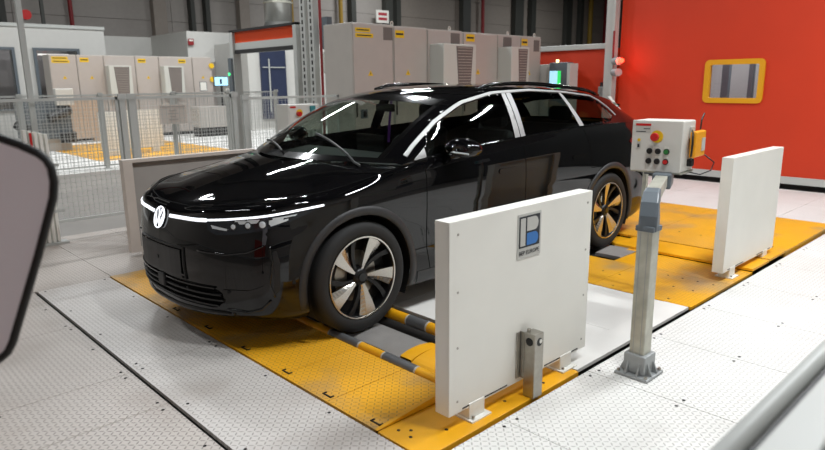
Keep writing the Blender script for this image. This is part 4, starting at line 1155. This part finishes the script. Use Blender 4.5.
# small connector box fixed left of the enclosure, further back
cbx = empty('connector_box', (-2.05, 1.70, .95), 'small grey connector box with teal and black plugs left of the control box', 'connector')
MB().box(-2.10, -2.0, 1.64, 1.75, 1.07, 1.16).build('connector_body', MT['castgrey'], cbx, bevel=.006)
MB().box(-2.0, -1.99, 1.70, 1.73, 1.08, 1.15).build('teal_plug', MT['teal'], cbx); MB().box(-2.0, -1.99, 1.68, 1.75, 1.0, 1.06).build('black_plug', MT['black'], cbx)
MB().box(-2.06, -2.03, 1.70, 1.73, .03, 1.07).build('connector_post', MT['galv'], cbx)

# second control box behind the car
c2 = empty('control_stand', (-2.08, -2.8, 0), 'small white control box with emergency stop behind the car windscreen', 'control box')
MB().box(-2.30, -1.85, -2.95, -2.70, 1.0, 1.31).build('enclosure', MT['boxgrey'], c2, bevel=.01)
MB().box(-1.85, -1.838, -2.95, -2.70, 1.0, 1.31).build('enclosure_side', MT['boxgrey'], c2)
MB().cyl((-2.0, -2.70, 1.21), (-2.0, -2.696, 1.21), .045, 20).build('yellow_ring', MT['yellowp'], c2)
MB().cyl((-1.98, -2.696, 1.20), (-1.98, -2.65, 1.20), .028, 16).build('emergency_stop', MT['red'], c2)
MB().box(-1.95, -1.87, -2.70, -2.697, 1.27, 1.29).build('red_label', MT['red'], c2)
MB().box(-2.22, -2.15, -2.70, -2.67, 1.22, 1.29).build('teal_switch', MT['teal'], c2, bevel=.005)
MB().box(-2.12, -2.04, -2.86, -2.78, .018, 1.0).build('pole', MT['galv'], c2)
MB().box(-2.17, -1.99, -2.91, -2.73, 0, .018).build('base_plate', MT['castgrey'], c2)

# ------------------------------------------------------------------ FENCES
def fence(xa, xb, y, zt, zb, posts, label, mesh_gap=.05, mid=True, m='fence', panels=None, wire=.0016):
    t = empty('mesh_fence', ((xa+xb)/2, y, 0), label, 'fence')
    for x in posts:
        MB().box(x-.03, x+.03, y-.03, y+.03, .0, zt+.02).build('post', MT[m], t, bevel=.004)
        MB().box(x-.06, x+.06, y-.06, y+.06, 0, .01).build('post_foot', MT[m], t)
        MB().box(x-.045, x+.045, y+.03, y+.045, zt-.03, zt+.03).build('clamp', MT[m], t)
    for a, b in (panels or [(xa, xb)]):
        lo, hi = min(a, b), max(a, b)
        MB().box(lo, hi, y-.012, y+.012, zt-.03, zt).build('top_rail', MT['fencewh'], t)
        MB().box(lo, hi, y-.012, y+.012, zb, zb+.03).build('bottom_rail', MT['fencewh'], t)
        MB().box(lo, lo+.025, y-.012, y+.012, zb, zt).build('panel_stile', MT[m], t); MB().box(hi-.025, hi, y-.012, y+.012, zb, zt).build('panel_stile', MT[m], t)
        wm = MB(); n = int((hi-lo)/mesh_gap); h = wire
        for i in range(1, n): x = lo+(hi-lo)*i/n; wm.box(x-h, x+h, y-h, y+h, zb+.03, zt-.03)
        n = int((zt-zb)/mesh_gap)
        for i in range(1, n): z = zb+(zt-zb)*i/n; wm.box(lo, hi, y-h, y+h, z-h, z+h)
        tag(wm.build('wire_mesh', MT[m], t, fix=False), kind='stuff')
    return t
fence(1.6, -.10, -3.3, 1.44, .17, (1.55, -.14), 'grey wire mesh fence section left of the off-white barrier', panels=[(1.52, -.10)])
fence(-.26, -1.45, -3.3, 1.44, .17, (-.235, -1.46), 'middle wire mesh fence section behind the bonnet of the car', panels=[(-.27, -1.43)])
fence(-1.60, -3.05, -3.3, 1.40, .17, (-1.60,), 'wire mesh fence section running up to the tall grey cabinets', panels=[(-1.64, -3.05)])
fence(.6, -3.1, -9.0, 1.40, .05, (-.45, -1.79, -3.19), 'far wire mesh fence with thin posts along the next stand', .06, panels=[(.6, -.42), (-.48, -1.76), (-1.82, -3.16)], wire=.003)
fence(-3.28, -5.6, -9.0, 1.40, .05, (-4.4, -5.6), 'far wire mesh fence section to the right of the white notice', .06, panels=[(-3.25, -4.37), (-4.43, -5.57)], wire=.003)
sg = empty('notice_sign', (-3.14, -8.95, .78), 'blank-looking white notice board hung on the far fence post', 'sign')
MB().box(-3.43, -2.86, -8.955, -8.935, .785, 1.17).build('sign_board', MT['pinkwhite'], sg, bevel=.004)
for z, a, c in ((1.13, -3.40, -2.89), (1.05, -3.22, -3.06), (.99, -3.25, -3.04), (.93, -3.20, -3.08), (.87, -3.24, -3.05)): MB().box(a, c, -8.935, -8.932, z-.012, z+.012).build('sign_line', MT['cab2'], sg)
# folded white post barrier standing by the fence
fb_ = empty('folded_barrier', (.72, -3.12, 0), 'bundle of slim white upright slats beside the mesh fence', 'folding barrier')
for k in range(5):
    x = .86-.045*k
    MB().box(x-.014, x+.014, -3.17, -3.10, .02, 1.15-.012*k).build('slat', MT['white'], fb_, bevel=.003)
MB().box(.60, .88, -3.10, -3.09, .32, .35).build('scissor_link', MT['fencewh'], fb_); MB().box(.60, .88, -3.10, -3.09, .78, .81).build('scissor_link', MT['fencewh'], fb_)
MB().box(.805, .825, -3.10, -3.085, .95, 1.12).build('red_strip', MT['red'], fb_)
MB().box(.60, .90, -3.2, -3.06, 0, .02).build('slat_foot', MT['fencewh'], fb_)
# tall slim pole rising over the fence
tp = empty('tall_pole', (.69, -3.42, 0), 'tall thin grey pole rising behind the left fence section', 'pole')
MB().box(.665, .715, -3.445, -3.395, .012, 5.0).build('pole_profile', MT['fence'], tp); MB().box(.62, .76, -3.49, -3.35, 0, .012).build('pole_foot', MT['fence'], tp)

# ------------------------------------------------------------------ CABINETS
def tri_sign(x, y, z, s, par):
    MB().prism([(x-s*.6, z), (x+s*.6, z), (x, z+s)], 1, y, y+.002).build('warning_triangle', MT['yellowp'], par)
    MB().prism([(x-s*.08, z+s*.2), (x+s*.06, z+s*.2), (x+s*.08, z+s*.62), (x-s*.02, z+s*.62)], 1, y+.002, y+.003).build('bolt_mark', MT['ink'], par)
def cabinet(xa, xb, yf, dep, zt, label, grp, col='cab2', cooler=None, sticker=None, tri=None, gland=None, lamp=False, lv=.38, door=True, handle=True, zb=.0):
    t = empty('switch_cabinet', ((xa+xb)/2, yf-dep/2, 0), label, 'cabinet', grp)
    MB().box(xb, xa, yf-dep, yf, .1, zt).build('cabinet_body', MT['cab'], t, bevel=.006)
    MB().box(xb+.01, xa-.01, yf-dep+.01, yf-.02, 0, .1).build('plinth', MT['satin'], t)
    MB().box(xb+.012, xa-.012, yf, yf+.018, .12, zt-.02).build('door', MT[col], t, bevel=.004)
    if handle: MB().box(xa-.05, xa-.03, yf+.018, yf+.03, 1.1, 1.3).build('door_handle', MT['satin'], t)
    if sticker:
        for (sx, sz, sw, sh) in sticker:
            MB().box(sx-sw, sx, yf+.018, yf+.020, sz-sh, sz).build('yellow_sticker', MT['yellowp'], t)
            MB().box(sx-sw*.9, sx-sw*.08, yf+.020, yf+.021, sz-sh*.62, sz-sh*.36).build('sticker_lettering', MT['ink'], t)
    if tri: tri_sign(tri[0], yf+.018, tri[1], tri[2], t)
    if gland: MB().box(gland[0]-gland[2], gland[0], yf+.018, yf+.022, gland[1]-gland[3], gland[1]).build('rating_plate', MT['vent'], t)
    if cooler:
        x0, x1, z0, z1, yd = cooler
        c = MB().box(x1, x0, yf+.018, yf+.018+yd, z0, z1).build('cooling_unit', MT['cabw'], t, bevel=.008)
        w_ = x0-x1
        y = yf+.018+yd
        # taper-sided louvre panel with slats
        P = [(x0-w_*lv, z1-.03), (x1+w_*.10, z1-.03), (x1+w_*.18, z0+.05), (x0-w_*(lv+.08), z0+.05)]
        MB().prism(P, 1, y, y+.004).build('louvre_panel', MT['vent'], c)
        for k in range(16):
            z = z0+.07+(z1-z0-.12)*k/15; f = (z1-z)/(z1-z0)
            MB().box(x1+w_*(.13+.06*f), x0-w_*(lv+.03+.06*f), y+.004, y+.009, z-.004, z+.004).build('louvre_slat', MT['cab2'], c)
    if lamp: 
        MB().cyl((lamp, yf-.05, zt), (lamp, yf-.05, zt+.02), .02, 10).build('lamp_base', MT['cabw'], t)
        b = MB().tube([(lamp+.022*math.cos(a), yf-.05, zt+.035+.025*math.sin(a)) for a in np.linspace(0, 2*PI, 12, endpoint=False)], .008, 6, closed=True).build('lifting_eye', MT['pinkwhite'], t)
    return t
G1 = 'tall grey switch cabinets behind the car'
Y0 = -3.0
c = cabinet(-3.075, -3.80, Y0, .62, 2.34, 'tall grey cabinet nearest the gate with a two-line yellow sticker', G1, sticker=[(-3.125, 2.275, .26, .055), (-3.125, 2.205, .31, .055)], tri=(-3.375, 1.65, .075), gland=(-3.62, 2.30, .17, .17))
MB().box(-3.30, -3.18, Y0+.018, Y0+.03, 1.08, 1.20).build('main_switch_plate', MT['bluegrey'], c, bevel=.004); MB().box(-3.26, -3.22, Y0+.03, Y0+.06, 1.10, 1.18).build('main_switch', MT['black'], c, bevel=.006)
cabinet(-3.81, -4.47, Y0, .62, 2.33, 'second tall grey cabinet from the gate with short yellow sticker', G1, sticker=[(-3.84, 2.27, .17, .10)], tri=(-4.08, 1.66, .075), lamp=-3.84)
cabinet(-4.48, -5.25, Y0, .62, 2.32, 'third tall grey cabinet, cooling unit with brown louvre on its door', G1, cooler=(-4.53, -5.245, 1.35, 2.10, .28), gland=(-4.98, 2.28, .20, .17), lamp=-5.02)
cabinet(-5.26, -6.1, Y0, .62, 2.31, 'fourth tall grey cabinet, narrow yellow sticker beside the first cooling unit', G1, sticker=[(-5.33, 2.28, .20, .11)], tri=(-5.62, 1.67, .085))
cabinet(-6.105, -6.72, Y0, .62, 2.31, 'fifth tall grey cabinet, the second cooling unit on its door', G1, cooler=(-6.12, -6.60, 1.35, 2.10, .28), gland=(-6.25, 2.27, .22, .17), lamp=-6.45)
cabinet(-6.73, -7.32, Y0, .62, 2.31, 'last tall grey cabinet touching the red wall section', G1, sticker=[(-6.75, 2.26, .17, .11)], tri=(-6.98, 1.66, .08), gland=(-7.10, 2.25, .16, .19), lamp=-7.2)
G2 = 'switch cabinets of the next test stand'
Y1 = -16.2
LC = [(-2.92, -3.62), (-3.63, -4.35), (-4.36, -5.25), (-5.26, -5.97), (-5.98, -7.05), (-7.06, -7.72)]
def atx(px_): return px_
for k, ((a, c_), st) in enumerate(zip(LC, ('far left grey cabinet with a wide two-line yellow sticker', 'second far grey cabinet with small yellow sticker, left of the cooling units',
        'far grey cabinet carrying the left white cooling unit', 'far grey cabinet between the two white cooling units', 'far grey cabinet carrying the right white cooling unit', 'rightmost far grey cabinet with two yellow dots on its edge'))):
    kw = {}
    if k == 0: kw['sticker'] = [(-2.98, 2.36, .42, .08), (-2.98, 2.27, .46, .08)]
    elif k in (1, 3, 4): kw['sticker'] = [(a-.08 if k != 4 else a-.62, 2.34, .24, .12)]
    kw['tri'] = ((a+c_)/2, 1.75, .09) if k in (0, 1, 3, 5) else None
    if k == 2: kw['cooler'] = (-4.38, -5.02, 1.25, 2.12, .3); kw['lv'] = .22
    if k == 4: kw['cooler'] = (-6.0, -6.62, 1.25, 2.12, .3); kw['lv'] = .22
    t = cabinet(a, c_, Y1, .6, 2.42, st, G2, handle=False, **kw)
    if k == 5:
        for z in (2.15, 1.72): MB().cyl((c_+.02, Y1+.02, z), (c_+.02, Y1+.05, z), .085, 14).build('yellow_lamp', MT['yellowp'], t)
        MB().box(-7.5, -7.25, Y1+.018, Y1+.022, 1.35, 1.65).build('paper_frame', MT['bluegrey'], t); MB().box(-7.48, -7.27, Y1+.022, Y1+.024, 1.37, 1.63).build('paper', MT['white'], t)

# things of the next stand: boards and machines
for nm, lab, xa, xb, y, zt, m in (('beige_board', 'beige board panel standing on feet behind the left fence', -2.92, -3.95, -15.6, 1.2, 'wood'),
                                  ('white_board', 'white board panel left of the notice behind the fence', -2.50, -3.05, -11.4, .98, 'white'),
                                  ('white_board', 'wide white board panel just behind the notice board', -3.12, -4.0, -11.6, 1.0, 'white')):
    t = empty(nm, ((xa+xb)/2, y, 0), lab, 'barrier')
    MB().box(xb, xa, y-.05, y, .10, zt).build('board_sheet', MT[m], t, bevel=.006)
    MB().box(xb, xb+.05, y, y+.02, .10, zt).build('board_edge', MT[m], t); MB().box(xa-.05, xa, y, y+.02, .10, zt).build('board_edge', MT[m], t)
    for fx in (xa-.2, xb+.2): MB().box(fx-.08, fx+.08, y-.09, y+.04, 0, .10).build('foot', MT[m], t)
mc = empty('test_machine', (-2.3, -13.8, 0), 'grey test machine with dark hoses standing left of the beige board', 'machine')
MB().box(-2.55, -1.5, -14.3, -13.5, .3, 1.25).build('machine_frame', MT['bluegrey'], mc, bevel=.03); MB().box(-2.5, -1.6, -14.2, -13.6, 0, .3).build('machine_base', MT['cab'], mc)
MB().box(-2.60, -2.2, -13.5, -13.3, 1.1, 1.5).build('machine_head', MT['boxgrey'], mc, bevel=.02); MB().cyl((-2.5, -13.4, 1.0), (-2.0, -13.3, .8), .11, 14).build('hose', MT['satin'], mc)
MB().cyl((-2.4, -13.4, .2), (-2.4, -13.4, .45), .18, 14).build('roller_wheel', MT['satin'], mc); MB().cyl((-1.6, -13.4, .5), (-1.3, -13.3, .7), .12, 14).build('hose', MT['satin'], mc)
mb2 = empty('equipment_rack', (-6.9, -14.8, 0), 'grey rack with a lit monitor beside the far cabinets', 'rack')
MB().box(-7.6, -6.4, -15.2, -14.6, .28, .9).build('rack_body', MT['cab'], mb2, bevel=.02); MB().box(-7.55, -6.45, -15.15, -14.65, 0, .28).build('rack_plinth', MT['satin'], mb2); MB().box(-8.1, -7.62, -15.2, -15.1, 0, .9).build('rack_panel', MT['cab'], mb2)
mon = empty('monitor', (-7.39, -15.0, .9), 'bright monitor with pale blue screen on the grey rack', 'monitor')
MB().box(-7.62, -7.14, -15.0, -14.96, 1.5, 1.8).build('monitor_case', MT['black'], mon); MB().box(-7.60, -7.16, -14.96, -14.955, 1.52, 1.78).build('monitor_screen', MT['screen'], mon)
MB().box(-7.42, -7.36, -15.0, -14.97, .9, 1.5).build('monitor_stand', MT['black'], mon)
MB().box(-7.40, -7.33, -14.955, -14.95, 1.57, 1.72).build('screen_mark', MT['navy'], mon)
for x, y in ((-6.3, -12.6), (-5.9, -11.6)):
    t = empty('bollard_post', (x, y, 0), 'slim grey post with clamps near the gate, %s of the two' % ('farther' if y < -12 else 'nearer'), 'post', 'slim posts near the gate')
    MB().box(x-.04, x+.04, y-.04, y+.04, 0, 1.45).build('post_profile', MT['fence'], t); MB().box(x-.09, x+.09, y-.06, y+.06, 1.2, 1.35).build('clamp', MT['fencewh'], t)

# ------------------------------------------------------------------ GATE, RACK COLUMN, DUCT
gt = empty('roller_gate', (-4, -6.7, 0), 'open roller gate frame with an orange top panel', 'gate')
MB().box(-4.08, -3.92, -7.86, -7.74, 0, 2.56).build('gate_post', MT['fence'], gt); MB().box(-4.08, -3.92, -5.66, -5.56, 0, 2.56).build('gate_post', MT['fence'], gt)
MB().box(-4.04, -3.98, -7.74, -5.66, 2.33, 2.53).build('orange_panel', MT['orangebar'], gt); MB().box(-4.04, -3.97, -7.74, -5.66, 2.20, 2.33).build('grey_panel', MT['fencewh'], gt)
MB().box(-4.05, -3.95, -7.74, -5.66, 2.13, 2.20).build('rubber_edge', MT['satin'], gt); MB().box(-4.10, -3.92, -7.86, -5.56, 2.53, 2.57).build('gate_head', MT['satin'], gt)
MB().box(-3.92, -3.88, -7.90, -7.77, 1.0, 2.05).build('gate_drive', MT['bluegrey'], gt); MB().cyl((-3.88, -7.87, 1.75), (-3.87, -7.87, 1.75), .03, 10).build('green_lamp', MT['glowgr'], gt)
for xa, ya, lb in ((-4.0, -5.40, 'perforated grey rack upright right beside the gate'), (-4.0, -5.16, 'wider perforated grey rack upright next to the cabinets')):
    t = empty('rack_upright', (xa, ya, 0), lb, 'upright')
    MB().box(xa-.05, xa+.05, ya-.07, ya+.07, 0, 4.6).build('upright_profile', MT['fence'], t)
    for k in range(40): MB().box(xa+.05, xa+.054, ya-.018, ya+.018, .1+.11*k, .17+.11*k).build('slot', MT['dark'], t)
rp = empty('red_pole', (-3.05, -3.72, 0), 'thin red pole rising at the left edge of the tall cabinets', 'pole')
MB().cyl((-3.10, -3.72, 0), (-3.10, -3.72, 4.0), .02, 8).build('pole_tube', MT['piper'], rp)
jb = empty('junction_box', (-4.0, -4.75, 1.7), 'white junction box on the grey upright left of the cabinets', 'junction box')
MB().box(-4.1, -3.95, -4.92, -4.72, 1.72, 2.05).build('box_body', MT['cabw'], jb, bevel=.01); MB().box(-4.1, -4.0, -4.98, -4.78, 2.1, 2.6).build('box_bracket', MT['bluegrey'], jb)
MB().box(-4.06, -4.0, -4.87, -4.80, 0, 1.72).build('box_stand', MT['fence'], jb)
du = empty('exhaust_duct', (-11.0, -17.2, 2.95), 'silver round exhaust duct with a cone above the white enclosure', 'duct')
MB().cyl((-11.0, -17.2, 2.95), (-11.0, -17.2, 3.75), .85, 20, .5).build('duct_cone', MT['duct'], du, smooth=True); MB().cyl((-11.0, -17.2, 3.75), (-11.0, -17.2, 7), .5, 20).build('duct_pipe', MT['duct'], du, smooth=True)
for z in (4.4, 5.0): MB().cyl((-11.0, -17.2, z), (-11.0, -17.2, z+.05), .53, 20).build('duct_flange', MT['galv'], du)
hs = empty('hall_sign', (-21.0, -23.3, 5), 'white sign with two red text lines on the hall wall', 'sign')
MB().box(-22.0, -21.1, -23.5, -23.45, 4.72, 5.38).build('sign_board', MT['white'], hs)
for z in (5.18, 4.93): MB().box(-21.85, -21.25, -23.45, -23.44, z-.07, z+.07).build('sign_lettering', MT['inkred'], hs)
ws = empty('small_sign', (-8.1, -18.4, 2.9), 'small dark red sign on the corner of the white box room', 'sign')
MB().box(-8.24, -8.04, -18.45, -18.42, 2.92, 3.14).build('sign_board', MT['piper'], ws); MB().box(-8.21, -8.07, -18.42, -18.415, 3.06, 3.11).build('sign_band', MT['white'], ws)
ex = empty('alarm_horn', (-3.9, -20.8, 3.4), 'red round alarm bell above the left white room', 'alarm')
MB().box(-5.0, -3.0, -20.9, -20.8, 3.38, 3.5).build('alarm_beam', MT['bluegrey'], ex); MB().cyl((-3.6, -20.8, 3.85), (-3.6, -20.6, 3.85), .16, 16).build('alarm_bell', MT['red'], ex)
MB().box(-4.2, -4.1, -20.9, -20.8, 3.38, 6).build('alarm_pole', MT['darkcol'], ex); MB().box(-2.6, -2.5, -20.9, -20.8, 3.38, 6).build('alarm_pole', MT['darkcol'], ex)

# ------------------------------------------------------------------ RIGHT BACKGROUND
pp = empty('door_post', (-7.7, -1.72, 0), 'pale grey steel post at the left edge of the red wall', 'post')
MB().box(-7.75, -7.62, -1.90, -1.78, 0, 3.8).build('post_profile', MT['fence'], pp); MB().box(-7.74, -7.60, -1.78, -1.73, 0, 3.8).build('post_track', MT['fencewh'], pp)
MB().box(-7.60, -7.58, -1.74, -1.715, 1.9, 2.35).build('red_strip', MT['piper'], pp)
sl = empty('signal_lamp', (-7.55, -1.62, 1.6), 'glowing red signal lamp with two grey housings on the post', 'lamp')
for z in (1.86, 1.68): MB().cyl((-7.6, -1.70, z), (-7.5, -1.56, z), .062, 16).build('lamp_housing', MT['castgrey'], sl)
MB().cyl((-7.52, -1.56, 1.865), (-7.49, -1.50, 1.868), .035, 14).build('red_lens', MT['glowred'], sl)
hl = bpy.data.lights.new('red_glow', 'POINT'); hl.energy = 3; hl.color = (1, .1, .05); hl.shadow_soft_size = .04
ho = bpy.data.objects.new('red_glow', hl); ho.location = (-7.42, -1.46, 1.87); COL.objects.link(ho)
mk = empty('machine_cabinet', (-7.35, -2.95, 0), 'light grey machine cabinet standing before the low red wall', 'cabinet')
MB().box(-7.6, -7.36, -3.35, -2.50, 0, 1.84).build('cabinet_body', MT['cabw'], mk, bevel=.01)
MB().box(-7.36, -7.345, -3.3, -2.86, .1, 1.80).build('door', MT['room'], mk)
tr = empty('test_terminal', (-7.2, -2.45, 0), 'dark terminal with blue and green lit screen and a yellow lamp', 'terminal')
MB().box(-7.34, -7.15, -2.68, -2.32, 0, 1.86).build('terminal_body', MT['bluegrey'], tr, bevel=.01); MB().box(-7.15, -7.14, -2.66, -2.50, 1.45, 1.72).build('blue_screen', MT['screen'], tr)
MB().box(-7.15, -7.14, -2.50, -2.44, 1.42, 1.72).build('green_stripe', MT['screeng'], tr); MB().cyl((-7.22, -2.56, 1.86), (-7.22, -2.56, 1.91), .025, 10).build('yellow_lamp', MT['glowyel'], tr)
MB().box(-7.36, -7.12, -2.30, -2.24, 0, 1.84).build('terminal_side', MT['fence'], tr)
lb_ = empty('limit_switch', (-7.7, -1.95, 1.2), 'small grey switch box on the low red wall beside the post', 'switch')
MB().box(-7.8, -7.68, -2.03, -1.92, 1.20, 1.45).build('switch_body', MT['castgrey'], lb_, bevel=.008); MB().box(-7.72, -7.69, -2.0, -1.96, 1.45, 1.52).build('switch_lever', MT['satin'], lb_)

# ------------------------------------------------------------------ FOREGROUND THINGS
# rounded light grey panel with black rubber rim (standing just left of the camera)
def slab(loc_pts, n_dir, th, m_face, m_rim, root):
    pass
fp = empty('rimmed_panel', (2.15, 2.5, 0), 'light grey rounded panel with black rubber rim at the left edge', 'panel')
def pq(u, v): return Vector((2.15, 2.458, 0))+Vector((-.725, .69, 0))*u+Vector((0, 0, 1))*v
OUT = [(-.55, 1.66), (-.30, 1.575), (-.10, 1.500), (0.000, 1.459), (0.037, 1.445), (0.070, 1.429), (0.084, 1.417), (0.092, 1.400), (0.094, 1.372), (0.088, 1.340), (0.073, 1.301), (0.042, 1.222), (0.002, 1.127), (-0.037, 1.035), (-0.051, 1.012), (-0.072, .995), (-.12, .985), (-.55, .96)]
nrm = Vector((.69, .725, 0)).normalized()
V = [pq(u, v)+nrm*.004 for u, v in OUT]+[pq(u, v)-nrm*.012 for u, v in OUT]; n_ = len(OUT)
MB().add(V, [tuple(range(n_)), tuple(range(2*n_-1, n_-1, -1))]+[(i, (i+1) % n_, n_+(i+1) % n_, n_+i) for i in range(n_)]).build('panel_face', MT['panelgrey'], fp)
MB().tube([pq(u, v) for u, v in OUT[0:]], .0085, 10).build('rubber_rim', MT['black'], fp, smooth=True)
q0 = pq(-.45, 0); MB().cyl((q0.x, q0.y, 0), (q0.x, q0.y, 1.1), .02, 12).build('panel_post', MT['satin'], fp); MB().cyl((q0.x, q0.y, 0), (q0.x, q0.y, .02), .15, 20).build('panel_foot', MT['satin'], fp)
# pale guard rail, blurred in the lower right corner
gr = empty('guard_rail', (.6, 3.66, 0), 'blurred pale grey guard panel with a modelled shadow line in the lower right corner', 'guard rail')
MB().tube([(2.4, 3.608, .985), (-1.5, 3.608, .985)], .019, 14).build('rail_tube', MT['fencewh'], gr, smooth=True)
MB().box(-1.5, 2.4, 3.629, 3.642, .80, .985).build('shadow_line', MT['satin'], gr)  # solid dark strip modelled in place of the shadow beside the tube
MB().box(-1.5, 2.4, 3.642, 3.715, .78, 1.0).build('guard_panel', MT['fencewh'], gr, bevel=.006)
MB().box(-1.5, 2.4, 3.716, 3.74, .78, .998).build('guard_edge', MT['black'], gr)
for x in (2.2, -1.3): MB().box(x-.03, x+.03, 3.65, 3.71, 0, .79).build('guard_post', MT['fencewh'], gr)
